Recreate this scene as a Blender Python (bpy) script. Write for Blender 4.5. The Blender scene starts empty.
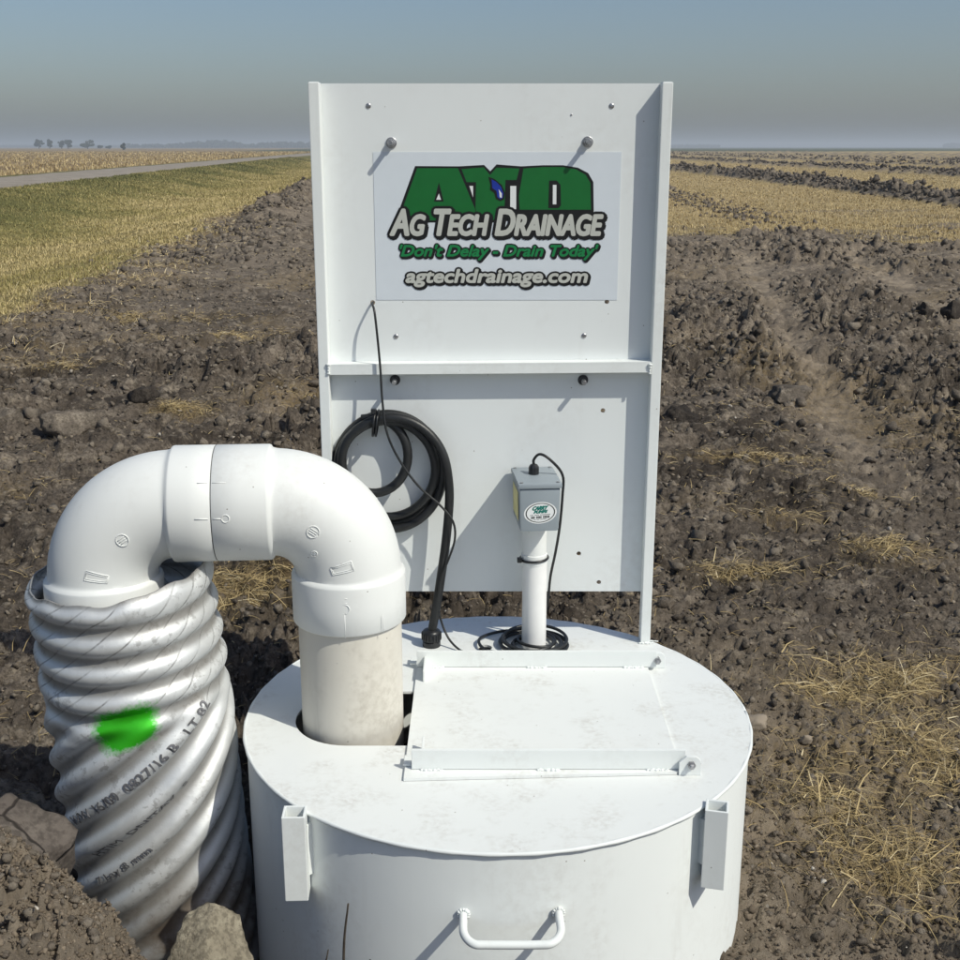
import bpy, bmesh, math, random
import numpy as np
from mathutils import Vector, Matrix

random.seed(7)
rng = np.random.default_rng(11)
sc = bpy.context.scene
COL = sc.collection
R = math.radians

# ------------------------------------------------------------------ camera
CAM_H = 1.62
cam_d = bpy.data.cameras.new('camera')
cam_d.sensor_width = 36.0
cam_d.lens = 36.0 * 1188.0 / 960.0
cam_d.clip_start = 0.05
cam_d.clip_end = 20000.0
cam = bpy.data.objects.new('camera', cam_d)
COL.objects.link(cam)
cam.location = (0, 0, CAM_H)
cam.rotation_euler = (R(90 - 15.658), 0, 0)
sc.camera = cam

# ------------------------------------------------------------------ world, sun, exposure
TO_SUN = Vector((1.38, -1.0, 1.83)).normalized()
SUN_EL = math.asin(TO_SUN.z)
world = bpy.data.worlds.new('World')
sc.world = world
world.use_nodes = True
wn = world.node_tree
wn.nodes.clear()
w_out = wn.nodes.new('ShaderNodeOutputWorld')
w_bg = wn.nodes.new('ShaderNodeBackground')
w_sky = wn.nodes.new('ShaderNodeTexSky')
w_sky.sky_type = 'NISHITA'
w_sky.sun_disc = False
w_sky.sun_elevation = SUN_EL
w_sky.sun_rotation = math.atan2(TO_SUN.x, TO_SUN.y)
w_sky.altitude = 0
w_sky.air_density = 1.0
w_sky.dust_density = 1.9
w_sky.ozone_density = 3.5
w_bg.inputs['Strength'].default_value = 0.080
wn.links.new(w_sky.outputs[0], w_bg.inputs['Color'])
wn.links.new(w_bg.outputs[0], w_out.inputs['Surface'])

sun_d = bpy.data.lights.new('sun', 'SUN')
sun_d.energy = 3.1
sun_d.angle = R(0.5)
sun_d.color = (1.0, 0.97, 0.85)
sun = bpy.data.objects.new('sun', sun_d)
COL.objects.link(sun)
sun.rotation_euler = TO_SUN.to_track_quat('Z', 'Y').to_euler()

vs = sc.view_settings
vs.view_transform = 'Standard'
vs.look = 'None'
vs.gamma = 1.0
vs.use_curve_mapping = False
vs.exposure = 0.20
sc.render.engine = 'CYCLES'
sc.cycles.use_denoising = True
sc.cycles.max_bounces = 6
sc.cycles.volume_bounces = 0
sc.cycles.volume_step_rate = 4.0

# ------------------------------------------------------------------ helpers
def tag(o, label=None, cat=None, group=None, kind=None):
    if label: o['label'] = label
    if cat: o['category'] = cat
    if group: o['group'] = group
    if kind: o['kind'] = kind
    return o

def empty(name, loc, label, cat, group=None):
    o = bpy.data.objects.new(name, None)
    COL.objects.link(o)
    o.location = loc
    o.empty_display_size = 0.05
    return tag(o, label, cat, group)

def mesh_np(name, V, F, mat=None, parent=None, smooth=False, attrs=None, mats=None, fmat=None):
    """one mesh object from numpy arrays; F is (n,3) or (n,4) or a list of arrays. World coordinates."""
    V = np.asarray(V, dtype=np.float32)
    Fs = F if isinstance(F, list) else [F]
    Fs = [np.asarray(f, dtype=np.int32) for f in Fs if len(f)]
    if parent is not None:
        V = V - np.array(world_loc(parent), dtype=np.float32)
    me = bpy.data.meshes.new(name)
    me.vertices.add(len(V))
    me.vertices.foreach_set('co', V.ravel())
    nl = sum(f.size for f in Fs); nf = sum(len(f) for f in Fs)
    me.loops.add(nl); me.polygons.add(nf)
    me.loops.foreach_set('vertex_index', np.concatenate([f.ravel() for f in Fs]))
    starts = []; s = 0
    for f in Fs:
        k = f.shape[1]
        starts.append(s + np.arange(len(f)) * k); s += f.size
    me.polygons.foreach_set('loop_start', np.concatenate(starts).astype(np.int32))
    if smooth:
        me.polygons.foreach_set('use_smooth', np.ones(nf, dtype=bool))
    me.update(calc_edges=True)
    if attrs:
        for k, a in attrs.items():
            at = me.attributes.new(k, 'FLOAT', 'POINT')
            at.data.foreach_set('value', np.asarray(a, dtype=np.float32))
    if mat: me.materials.append(mat)
    o = bpy.data.objects.new(name, me)
    COL.objects.link(o)
    if parent is not None: o.parent = parent
    return o

def world_loc(o):
    p = Vector(o.location)
    while o.parent is not None:
        o = o.parent
        p = p + Vector(o.location)
    return p

def obj(name, bm, mat, parent=None, smooth=False, bevel=0, sharp=None):
    if bevel:
        bmesh.ops.bevel(bm, geom=[e for e in bm.edges if e.calc_face_angle(0) > 0.6], offset=bevel, segments=2, affect='EDGES', profile=0.6)
    if parent is not None:
        bmesh.ops.translate(bm, verts=bm.verts, vec=-world_loc(parent))
    me = bpy.data.meshes.new(name)
    bm.to_mesh(me); bm.free()
    if smooth:
        for p in me.polygons: p.use_smooth = True
        if sharp is not None:
            me.set_sharp_from_angle(angle=R(sharp))
    me.materials.append(mat)
    o = bpy.data.objects.new(name, me)
    COL.objects.link(o)
    if parent is not None: o.parent = parent
    return o

def bx(bm, x0, x1, y0, y1, z0, z1, rot=None, piv=None):
    r = bmesh.ops.create_cube(bm, size=1.0)
    vs_ = r['verts']
    for v in vs_:
        v.co = Vector((x0 + (v.co.x + .5) * (x1 - x0), y0 + (v.co.y + .5) * (y1 - y0), z0 + (v.co.z + .5) * (z1 - z0)))
    if rot is not None:
        M = Matrix.Translation(piv) @ rot.to_4x4() @ Matrix.Translation(-Vector(piv))
        for v in vs_: v.co = M @ v.co
    return vs_

def frames(P, closed=False):
    P = [Vector(p) for p in P]
    n = len(P); T = []
    for i in range(n):
        a = P[i - 1] if (i > 0 or closed) else P[i]
        b = P[(i + 1) % n] if (i < n - 1 or closed) else P[i]
        T.append((b - a).normalized())
    up = Vector((0, 0, 1)) if abs(T[0].z) < .9 else Vector((0, 1, 0))
    N = [(up - T[0] * up.dot(T[0])).normalized()]
    for i in range(1, n):
        q = T[i - 1].rotation_difference(T[i])
        v = q @ N[-1]
        N.append((v - T[i] * v.dot(T[i])).normalized())
    return P, T, N

def sweep(bm, P, rad, seg=12, caps=True):
    P, T, N = frames(P)
    if not hasattr(rad, '__len__'): rad = [rad] * len(P)
    rings = []
    for p, t, nn, r in zip(P, T, N, rad):
        b = t.cross(nn)
        rings.append([bm.verts.new(p + (nn * math.cos(2 * math.pi * k / seg) + b * math.sin(2 * math.pi * k / seg)) * r) for k in range(seg)])
    for a, b in zip(rings, rings[1:]):
        for k in range(seg):
            bm.faces.new((a[k], a[(k + 1) % seg], b[(k + 1) % seg], b[k]))
    if caps:
        bm.faces.new(rings[0][::-1]); bm.faces.new(rings[-1])

def lathe(bm, prof, c, seg=48, axis='Z', close=False):
    """prof = [(r, h)], around an axis through c"""
    rings = []
    for r, h in prof:
        ring = []
        for k in range(seg):
            a = 2 * math.pi * k / seg
            if axis == 'Z': v = Vector((r * math.cos(a), r * math.sin(a), h))
            else: v = Vector((r * math.cos(a), -h, r * math.sin(a)))      # -Y facing
            ring.append(bm.verts.new(Vector(c) + v))
        rings.append(ring)
    for a, b in zip(rings, rings[1:]):
        for k in range(seg):
            bm.faces.new((a[k], a[(k + 1) % seg], b[(k + 1) % seg], b[k]))
    if close:
        bm.faces.new(rings[0][::-1]); bm.faces.new(rings[-1])
    bmesh.ops.recalc_face_normals(bm, faces=bm.faces)

def spline(pts, n=8):
    """Catmull-Rom through pts"""
    P = [Vector(p) for p in pts]
    P = [P[0] * 2 - P[1]] + P + [P[-1] * 2 - P[-2]]
    out = []
    for i in range(1, len(P) - 2):
        p0, p1, p2, p3 = P[i - 1:i + 3]
        for k in range(n):
            t = k / n
            out.append(.5 * ((2 * p1) + (p2 - p0) * t + (2 * p0 - 5 * p1 + 4 * p2 - p3) * t * t + (3 * p1 - p0 - 3 * p2 + p3) * t ** 3))
    out.append(P[-2])
    return out

# ---------------------------------------------------------------- numpy noise
def _h(ix, iy, s):
    n = (ix.astype(np.int64) * 374761393 + iy.astype(np.int64) * 668265263 + s * 974634777) & 0xFFFFFFFF
    n = ((n ^ (n >> 13)) * 1274126177) & 0xFFFFFFFF
    n = (n ^ (n >> 16)) & 0xFFFFFFFF
    return n.astype(np.float64) / 4294967295.0

def vnoise(x, y, s=0):
    ix = np.floor(x); iy = np.floor(y)
    fx = x - ix; fy = y - iy
    fx = fx * fx * fx * (fx * (fx * 6 - 15) + 10); fy = fy * fy * fy * (fy * (fy * 6 - 15) + 10)
    ix = ix.astype(np.int64); iy = iy.astype(np.int64)
    a = _h(ix, iy, s); b = _h(ix + 1, iy, s); c = _h(ix, iy + 1, s); d = _h(ix + 1, iy + 1, s)
    return (a + (b - a) * fx) * (1 - fy) + (c + (d - c) * fx) * fy

def fbm(x, y, s=0, o=4, g=.5):
    t = 0; a = 1; tot = 0
    for k in range(o):
        t = t + a * (vnoise(x * 2 ** k + 17.3 * k, y * 2 ** k - 9.1 * k, s + k) - .5); tot += a; a *= g
    return t / tot * 2

def worley(x, y, s=0):
    ix = np.floor(x).astype(np.int64); iy = np.floor(y).astype(np.int64)
    best = np.full(x.shape, 9.0); idv = np.zeros(x.shape)
    for dx in (-1, 0, 1):
        for dy in (-1, 0, 1):
            cx = ix + dx; cy = iy + dy
            px = cx + _h(cx, cy, s); py = cy + _h(cx, cy, s + 1)
            d = (px - x) ** 2 + (py - y) ** 2
            m = d < best
            best = np.where(m, d, best); idv = np.where(m, _h(cx, cy, s + 2), idv)
    return np.sqrt(best), idv

def blocks(x, y, s=0):
    """broken-ground facets: every cell a tilted block at its own height"""
    ix = np.floor(x).astype(np.int64); iy = np.floor(y).astype(np.int64)
    best = np.full(x.shape, 9.0); hv = np.zeros(x.shape)
    for dx in (-1, 0, 1):
        for dy in (-1, 0, 1):
            cx = ix + dx; cy = iy + dy
            ox = x - (cx + _h(cx, cy, s)); oy = y - (cy + _h(cx, cy, s + 1))
            d = ox * ox + oy * oy
            m = d < best
            hv = np.where(m, _h(cx, cy, s + 2) - .5 + 1.5 * (_h(cx, cy, s + 3) - .5) * ox + 1.5 * (_h(cx, cy, s + 4) - .5) * oy - .35 * d, hv)
            best = np.where(m, d, best)
    return hv

def ss(a, b, x):
    t = np.clip((x - a) / (b - a), 0, 1)
    return t * t * (3 - 2 * t)

def gauss(x, y, cx, cy, rx, ry):
    return np.exp(-(((x - cx) / rx) ** 2 + ((y - cy) / ry) ** 2))

# ---------------------------------------------------------------- terrain functions
TANK = (0.038, 2.39); TANK_R = 0.545; TANK_Z = 0.42
PIPE_C = (-0.735, 2.345)
RIDGES = [(14.0, .42, .62), (27.0, .42, .7), (40.5, .45, .8), (54, .45, .9), (68, .45, 1.0), (83, .5, 1.1), (100, .5, 1.3)]

def edge_x(y):                      # where the bare soil ends and the ditch grass begins
    return -4.75 - .075 * (np.maximum(y, 4) - 12) + .35 * fbm(y * .25, y * 0 + 3.3, 51, 3) + .25 * fbm(y * 1.3, y * 0 + 1.3, 52, 2)

STRAW_PATCHES = [(1.42, 6.14, .30, .13, 1), (1.36, 5.12, .16, .13, .8), (1.70, 4.62, .17, .17, 1), (1.03, 4.38, .2, .09, .6),
                 (1.42, 3.42, .32, .20, 1.1), (1.12, 2.95, .34, .20, 1.4), (1.02, 2.45, .25, .16, 1.1), (1.06, 3.32, .12, .09, .9),
                 (-1.85, 7.15, .16, .14, 1.2), (-3.4, 8.7, .5, .2, .5), (-.85, 4.15, .4, .3, .7), (.85, 2.72, .2, .13, .7),
                 (-3.4, 11.6, .8, .3, .3), (-2.2, 10.2, .6, .3, .25), (-1.0, 7.6, .5, .25, .35), (1.9, 5.5, .2, .1, .3), (-.4, 6.2, .6, .2, .4),
                 (1.75, 2.9, .4, .3, .9), (1.5, 2.2, .3, .25, .8)]

def straw_patch(x, y):
    m = np.zeros(x.shape)
    for cx, cy, rx, ry, a in STRAW_PATCHES:
        m = np.maximum(m, min(a, 1.1) * gauss(x, y, cx, cy, rx, ry))
    return m

def stubble_mask(x, y):
    n = fbm(x * .22, y * .16, 31, 4) * 11 + fbm(x * 1.1, y * .8, 35, 3) * 4
    m = ss(20.5, 24.5, y + n + np.clip(x - 4, -3, 8) * .15) * ss(.5, 2.5, x - .03 * y)
    return m

def ridge_h(x, y):
    r = np.zeros(x.shape)
    for k, (rx, h, w) in enumerate(RIDGES):
        wob = .5 * fbm(y * .05, y * 0 + k, 60 + k, 3)
        n = .75 + .5 * fbm(y * .45, x * .4, 70 + k, 3)
        r = np.maximum(r, h * n * np.exp(-((x - rx - wob) / w) ** 2) * ss(18 + 5 * k, 30 + 8 * k, y))
    # broken minor line of spoil
    brk = ss(-.1, .25, fbm(x * .35, y * .12, 90, 2))
    r = np.maximum(r, .16 * brk * np.exp(-((x - 6.6 - .02 * (y - 30)) / .5) ** 2) * ss(25, 29, y) * (1 - ss(44, 50, y)))
    r = np.maximum(r, .10 * brk * np.exp(-((x - 4.9) / .4) ** 2) * ss(25, 29, y) * (1 - ss(38, 44, y)))
    # tall spoil bank behind the board on the left
    c = -4.35 - .075 * (y - 20)
    r = np.maximum(r, .32 * (.8 + .5 * fbm(y * .6, x * .6, 95, 3)) * np.exp(-((x - c) / .6) ** 2) * ss(22, 30, y) * (1 - ss(70, 90, y)))
    return r

def track_mask(x, y):
    a = np.exp(-((x - (2.05 + .163 * (y - 6.0))) / .22) ** 2) * ss(4.5, 7, y) * (1 - ss(17, 22, y))
    b = np.exp(-((x - (3.75 + .163 * (y - 6.0))) / .24) ** 2) * ss(5, 8, y) * (1 - ss(17, 22, y))
    return np.maximum(a, b)

def left_profile(t):
    z = -.50 * ss(0, 3.4, t) + .68 * ss(4.2, 9.6, t) - .18 * ss(15.5, 19, t)
    return z

def H(x, y, fine=True):
    x = np.asarray(x, dtype=np.float64); y = np.asarray(y, dtype=np.float64)
    far = ss(60, 140, y)
    t = edge_x(y) - x
    z = left_profile(t)
    soil = 1 - ss(-.2, .5, t)
    stub = stubble_mask(x, y)
    z = z + soil * (.07 * fbm(x * .4, y * .4, 1, 3) + .035 * fbm(x * 1.4, y * 1.4, 5, 3)) * (1 - far) * (1 - .6 * stub)
    rg = ridge_h(x, y)
    z = z + rg
    tr = track_mask(x, y)
    z = z - .035 * tr * (.6 + .8 * fbm(x * .8, y * .8, 18, 2))
    dT = np.hypot(x - TANK[0], y - TANK[1])
    dP = np.hypot(x - PIPE_C[0], y - PIPE_C[1])
    near_t = (1 - ss(.6, 1.6, dT)) * ss(-.55, .1, x)
    # digging: pit round the corrugated pipe, lower ground at the tank's left
    z = z - .34 * np.exp(-(dP / .36) ** 4) - .2 * gauss(x, y, -.45, 2.15, .22, .5) - .12 * gauss(x, y, -.3, 1.9, .3, .2)
    # heap of spoil in front of the pipe
    hp = gauss(x, y, -.86, 1.66, .42, .40)
    z = z + .44 * ss(.1, .9, hp) * (1 - ss(1.92, 2.12, y - .25 * (x + .7) + .05 * fbm(x * 6, y * 6, 8, 2)))
    z = z + .10 * gauss(x, y, -1.45, 2.35, .3, .4)
    if fine:
        rough = soil * (1 - .82 * stub * (1 - ss(.03, .12, rg))) * (1 - .6 * tr) * (1 - .65 * near_t) * (1 - far)
        rough = rough * (.35 + .95 * ss(-.25, .35, fbm(x * .55, y * .55, 14, 3)))
        rough = rough * (1 - .78 * (1 - ss(3.7, 5.4, y + .5 * fbm(x * 1.5, y * 1.5, 401, 2))) * ss(.1, .6, x)) * (1 - .55 * ss(7.5, 10.5, y) * (1 - ss(-2.4, -1.0, x)) * (1 - ss(.05, .18, rg)))
        cl = np.zeros(x.shape)
        for sc_, amp, sd in ((2.3, .11, 21), (5.0, .075, 24), (11.0, .040, 27), (24.0, .018, 29)):
            wx = x + .12 / sc_ * 3 * fbm(x * sc_ * 1.5, y * sc_ * 1.5, sd + 40, 2)
            wy = y + .12 / sc_ * 3 * fbm(x * sc_ * 1.5 + 9, y * sc_ * 1.5, sd + 41, 2)
            f, i = worley(wx * sc_, wy * sc_, sd)
            cl = cl + amp * np.maximum(0, i - .25) * np.sqrt(np.maximum(0, 1 - (f / .62) ** 2))
        z = z + cl * rough * (1 + 1.2 * ss(.05, .3, rg))
        bil = lambda f, sd: 1 - 4 * np.abs(vnoise(x * f + .35 * fbm(x * f * .7, y * f * .7, sd + 3, 2), y * f, sd) - .5)
        jag = .030 * bil(6.5, 301) + .024 * bil(13, 304) + .014 * bil(27, 307) + .007 * bil(55, 309)
        wx = x + .02 * fbm(x * 9, y * 9, 321, 2); wy = y + .02 * fbm(x * 9 + 5, y * 9, 322, 2)
        blk = .075 * blocks(wx * 3.4, wy * 3.4, 331) + .060 * blocks(wx * 8, wy * 8, 341) + .034 * blocks(wx * 17, wy * 17, 351) + .016 * blocks(wx * 36, wy * 36, 361)
        z = z + (jag * .45 + blk) * (rough * .9 + .10 * soil * (1 - stub))
        z = z + .010 * fbm(x * 22, y * 22, 33, 3) * soil * (1 - far)
        z = z + (.016 * blocks(wx * 26, wy * 26, 371) + .009 * blocks(wx * 55, wy * 55, 381)) * soil * (1 - ss(6, 9, y)) * (1 - .5 * tr)
        gr = ss(0, .5, t) * (1 - ss(9.4, 10, t))
        z = z + gr * (.05 * fbm(x * 1.5, y * 1.5, 44, 3)) * (1 - far)
    # keep clear of the buried foot of the tank
    return z

# ------------------------------------------------------------------ materials
def new_mat(name):
    m = bpy.data.materials.new(name); m.use_nodes = True
    nt = m.node_tree; nt.nodes.clear()
    out = nt.nodes.new('ShaderNodeOutputMaterial')
    b = nt.nodes.new('ShaderNodeBsdfPrincipled')
    nt.links.new(b.outputs[0], out.inputs[0])
    return m, nt, b

def nd(nt, t, **kw):
    n = nt.nodes.new(t)
    for k, v in kw.items():
        if k in n.inputs.keys(): n.inputs[k].default_value = v
        else: setattr(n, k, v)
    return n

def noise(nt, vec, scale, detail=4, rough=.55):
    n = nt.nodes.new('ShaderNodeTexNoise')
    n.inputs['Scale'].default_value = scale; n.inputs['Detail'].default_value = detail; n.inputs['Roughness'].default_value = rough
    if vec is not None: nt.links.new(vec, n.inputs['Vector'])
    return n.outputs['Fac']

def ramp(nt, fac, stops):
    r = nt.nodes.new('ShaderNodeValToRGB')
    e = r.color_ramp.elements
    while len(e) < len(stops): e.new(.5)
    for k, (p, c) in enumerate(stops):
        e[k].position = p; e[k].color = (*c, 1) if hasattr(c, '__len__') else (c, c, c, 1)
    nt.links.new(fac, r.inputs[0])
    return r.outputs[0]

def mixc(nt, fac, a, b, mode='MIX'):
    m = nt.nodes.new('ShaderNodeMix'); m.data_type = 'RGBA'; m.blend_type = mode
    for s, v in ((m.inputs[0], fac), (m.inputs[6], a), (m.inputs[7], b)):
        if hasattr(v, 'is_output'): nt.links.new(v, s)
        elif hasattr(v, '__len__'): s.default_value = (*v, 1)
        else: s.default_value = v
    return m.outputs[2]

def math_(nt, op, a, b=None, clamp=False):
    m = nt.nodes.new('ShaderNodeMath'); m.operation = op; m.use_clamp = clamp
    for s, v in ((m.inputs[0], a), (m.inputs[1], b)):
        if v is None: continue
        if hasattr(v, 'is_output'): nt.links.new(v, s)
        else: s.default_value = v
    return m.outputs[0]

def bump(nt, b, h, strength=.3, dist=.01):
    n = nt.nodes.new('ShaderNodeBump')
    n.inputs['Strength'].default_value = strength; n.inputs['Distance'].default_value = dist
    nt.links.new(h, n.inputs['Height']); nt.links.new(n.outputs[0], b.inputs['Normal'])

def attr(nt, name):
    a = nt.nodes.new('ShaderNodeAttribute'); a.attribute_name = name
    return a.outputs['Fac']

def pos(nt):
    return nt.nodes.new('ShaderNodeNewGeometry').outputs['Position']

def coord(nt):
    return nt.nodes.new('ShaderNodeTexCoord').outputs['Object']

def plain(name, col, rough=.5, metal=0, spec=.5, mottle=.12, nscale=30, bstr=0, bscale=200):
    m, nt, b = new_mat(name)
    c = coord(nt)
    f = noise(nt, c, nscale, 4)
    lo = tuple(v * (1 - mottle) for v in col); hi = tuple(min(1, v * (1 + mottle)) for v in col)
    nt.links.new(ramp(nt, f, [(.3, lo), (.7, hi)]), b.inputs['Base Color'])
    b.inputs['Roughness'].default_value = rough; b.inputs['Metallic'].default_value = metal
    b.inputs['Specular IOR Level'].default_value = spec
    if bstr: bump(nt, b, noise(nt, c, bscale, 3), bstr, .002)
    return m

def speck(nt, p, scale, thr, soft=.012):
    v = nt.nodes.new('ShaderNodeTexVoronoi'); v.inputs['Scale'].default_value = scale
    nt.links.new(p, v.inputs['Vector'])
    f = ramp(nt, v.outputs['Distance'], [(thr, 1.), (thr + soft, 0.)])
    s = nt.nodes.new('ShaderNodeSeparateColor'); nt.links.new(v.outputs['Color'], s.inputs[0])
    return f, s.outputs[0]

M = {}
# painted steel: white with faint streaks of dust and scuffs
def painted(name, col, dirt, dscale, dirt_amt):
    m, nt, b = new_mat(name)
    c = coord(nt)
    sp = nd(nt, 'ShaderNodeMapping'); sp.inputs['Scale'].default_value = (1, 1, .45); nt.links.new(c, sp.inputs[0])
    n1 = noise(nt, sp.outputs[0], dscale, 6, .62); n2 = noise(nt, c, dscale * 9, 4, .6); n3 = noise(nt, c, 1.7, 3)
    f = math_(nt, 'MULTIPLY', ramp(nt, n1, [(.48, 0.), (.72, 1.)]), ramp(nt, n2, [(.4, 0.), (.65, 1.)]))
    f = math_(nt, 'MULTIPLY', f, dirt_amt)
    base = mixc(nt, ramp(nt, n3, [(.35, 0.), (.65, 1.)]), col, tuple(v * .965 for v in col))
    st_ = nd(nt, 'ShaderNodeMapping'); st_.inputs['Scale'].default_value = (1, 1, .06); nt.links.new(c, st_.inputs[0])
    run_ = math_(nt, 'MULTIPLY', ramp(nt, noise(nt, st_.outputs[0], 38, 3, .6), [(.60, 0.), (.78, 1.)]), ramp(nt, n3, [(.42, 0.), (.66, 1.)]))
    base = mixc(nt, math_(nt, 'MULTIPLY', run_, dirt_amt * .8), base, dirt)
    f2, r2 = speck(nt, c, 60, .07, .03)
    base = mixc(nt, math_(nt, 'MULTIPLY', math_(nt, 'MULTIPLY', f2, ramp(nt, r2, [(.90, 0.), (.92, 1.)])), .75), base, (.17, .14, .11))
    nt.links.new(mixc(nt, f, base, dirt), b.inputs['Base Color'])
    nt.links.new(ramp(nt, n1, [(.3, .42), (.7, .58)]), b.inputs['Roughness'])
    b.inputs['Specular IOR Level'].default_value = .4
    bump(nt, b, noise(nt, c, 6, 3), .05, .02)
    return m
M['white_paint'] = painted('white_paint', (.78, .81, .80), (.42, .39, .35), 7, .30)
M['white_top'] = painted('white_top', (.77, .79, .775), (.42, .39, .34), 9, .58)
M['panel_paint'] = painted('panel_paint', (.77, .80, .80), (.50, .48, .45), 5, .28)
M['pvc'] = painted('pvc', (.76, .775, .76), (.47, .44, .40), 8, .30)
M['pvc_old'] = painted('pvc_old', (.66, .63, .56), (.30, .26, .20), 7, .55)
M['pvc_bright'] = plain('pvc_bright', (.80, .80, .79), .4, mottle=.03)
M['pvc_seam'] = plain('pvc_seam', (.16, .16, .16), .8)
M['black_rubber'] = plain('black_rubber', (.016, .017, .018), .42, spec=.45, mottle=.3, nscale=25, bstr=.15)
M['black_plastic'] = plain('black_plastic', (.014, .015, .017), .38, mottle=.2)
M['steel'] = plain('steel', (.42, .42, .43), .38, metal=.9, mottle=.2, nscale=80)
M['dark_steel'] = plain('dark_steel', (.07, .07, .075), .5, metal=.5, mottle=.3, nscale=80)
M['grey_plastic'] = plain('grey_plastic', (.27, .31, .34), .5, mottle=.05, nscale=12, bstr=.08)
M['decal_white'] = plain('decal_white', (.66, .71, .76), .35, mottle=.015)
M['ink_black'] = plain('ink_black', (.010, .010, .011), .35, mottle=.05)
M['ink_green'] = plain('ink_green', (.007, .13, .027), .35, mottle=.05)
M['ink_lime'] = plain('ink_lime', (.010, .20, .06), .35, mottle=.05)
M['ink_silver'] = plain('ink_silver', (.50, .51, .47), .35, mottle=.04)
M['ink_white'] = plain('ink_white', (.76, .78, .78), .35, mottle=.02)
M['ink_blue'] = plain('ink_blue', (.012, .035, .30), .3, mottle=.1)
M['ink_teal'] = plain('ink_teal', (.01, .16, .13), .4, mottle=.05)
M['ink_yellow'] = plain('ink_yellow', (.72, .62, .16), .4, mottle=.1)
M['label_yellow'] = plain('label_yellow', (.70, .63, .25), .45, mottle=.1)
M['bark'] = plain('bark', (.09, .07, .05), .9, mottle=.3, nscale=3)
M['twig'] = plain('twig', (.05, .04, .03), .9, mottle=.4, nscale=60)

# soil
def soil_nodes(nt, p, dark, mid, light, gscale=1.0):
    n1 = noise(nt, p, 1.1 * gscale, 8, .68); n2 = noise(nt, p, 7 * gscale, 6, .65); n3 = noise(nt, p, 55 * gscale, 4, .6)
    c = ramp(nt, n1, [(.38, dark), (.60, mid)])
    c = mixc(nt, ramp(nt, n2, [(.50, 0.), (.68, .85)]), c, light)
    c = mixc(nt, ramp(nt, n3, [(.40, .55), (.55, 0.)]), c, tuple(v * .5 for v in dark))
    return c, n2, n3

S_DARK, S_MID, S_LIGHT = (.062, .050, .040), (.195, .160, .127), (.38, .32, .25)
m, nt, b = new_mat('ground')
p = pos(nt)
col, n2, n3 = soil_nodes(nt, p, S_DARK, S_MID, S_LIGHT)
# dry, lighter ground (wheel track, trampled ground by the tank)
col = mixc(nt, math_(nt, 'MULTIPLY', attr(nt, 'dry'), ramp(nt, n2, [(.3, .35), (.6, 1.)])), col, (.35, .287, .215))
# pale pebbles and bits of lime in the soil
f, rnd = speck(nt, p, 42, .16, .05)
pick = ramp(nt, rnd, [(.80, 0.), (.82, 1.)])
col = mixc(nt, math_(nt, 'MULTIPLY', math_(nt, 'MULTIPLY', f, pick), attr(nt, 'peb')), col, (.36, .32, .27))
# lying straw tint
sn = noise(nt, p, 30, 5, .7)
col = mixc(nt, math_(nt, 'MULTIPLY', attr(nt, 'straw'), ramp(nt, sn, [(.36, 0.), (.62, 1.)])), col, (.30, .215, .10))
# stubble field: golden, drilled in faint rows
st = nd(nt, 'ShaderNodeMapping'); st.inputs['Scale'].default_value = (1.0, .05, 1); nt.links.new(p, st.inputs[0])
row = noise(nt, st.outputs[0], 2.2, 4, .6); big = noise(nt, p, .06, 4); fine = noise(nt, p, 9, 5, .7)
gold = ramp(nt, row, [(.3, (.36, .27, .14)), (.7, (.48, .37, .20))])
gold = mixc(nt, ramp(nt, big, [(.35, 0.), (.7, .55)]), gold, (.33, .27, .13))
gold = mixc(nt, ramp(nt, fine, [(.35, .6), (.55, 0.)]), gold, (.17, .12, .06))
col = mixc(nt, attr(nt, 'stub'), col, gold)
# ditch grass: tan foot, green bank
gn = noise(nt, p, .5, 5, .65); gf = noise(nt, p, 12, 5, .7)
gcol = ramp(nt, attr(nt, 'green'), [(0., (.36, .29, .135)), (.45, (.24, .215, .08)), (1., (.14, .14, .05))])
gcol = mixc(nt, ramp(nt, gn, [(.4, 0.), (.7, .6)]), gcol, (.22, .175, .07))
gcol = mixc(nt, ramp(nt, gf, [(.35, .6), (.6, 0.)]), gcol, (.06, .055, .02))
col = mixc(nt, attr(nt, 'grass'), col, gcol)
# corn stubble beyond the road, rows along the road
cm = nd(nt, 'ShaderNodeMapping'); cm.inputs['Rotation'].default_value = (0, 0, R(-4.3)); cm.inputs['Scale'].default_value = (1, .02, 1); nt.links.new(p, cm.inputs[0])
crow = noise(nt, cm.outputs[0], .55, 4, .65); cf = noise(nt, p, .8, 5, .7)
corn = ramp(nt, crow, [(.35, (.20, .135, .075)), (.6, (.40, .30, .16))])
corn = mixc(nt, ramp(nt, cf, [(.4, .6), (.6, 0.)]), corn, (.13, .09, .055))
col = mixc(nt, attr(nt, 'corn'), col, corn)
# far crop land
col = mixc(nt, attr(nt, 'farcrop'), col, (.085, .095, .05))
nt.links.new(col, b.inputs['Base Color'])
b.inputs['Roughness'].default_value = .95; b.inputs['Specular IOR Level'].default_value = .15
bump(nt, b, noise(nt, p, 28, 10, .75), .9, .035)
M['ground'] = m

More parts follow.
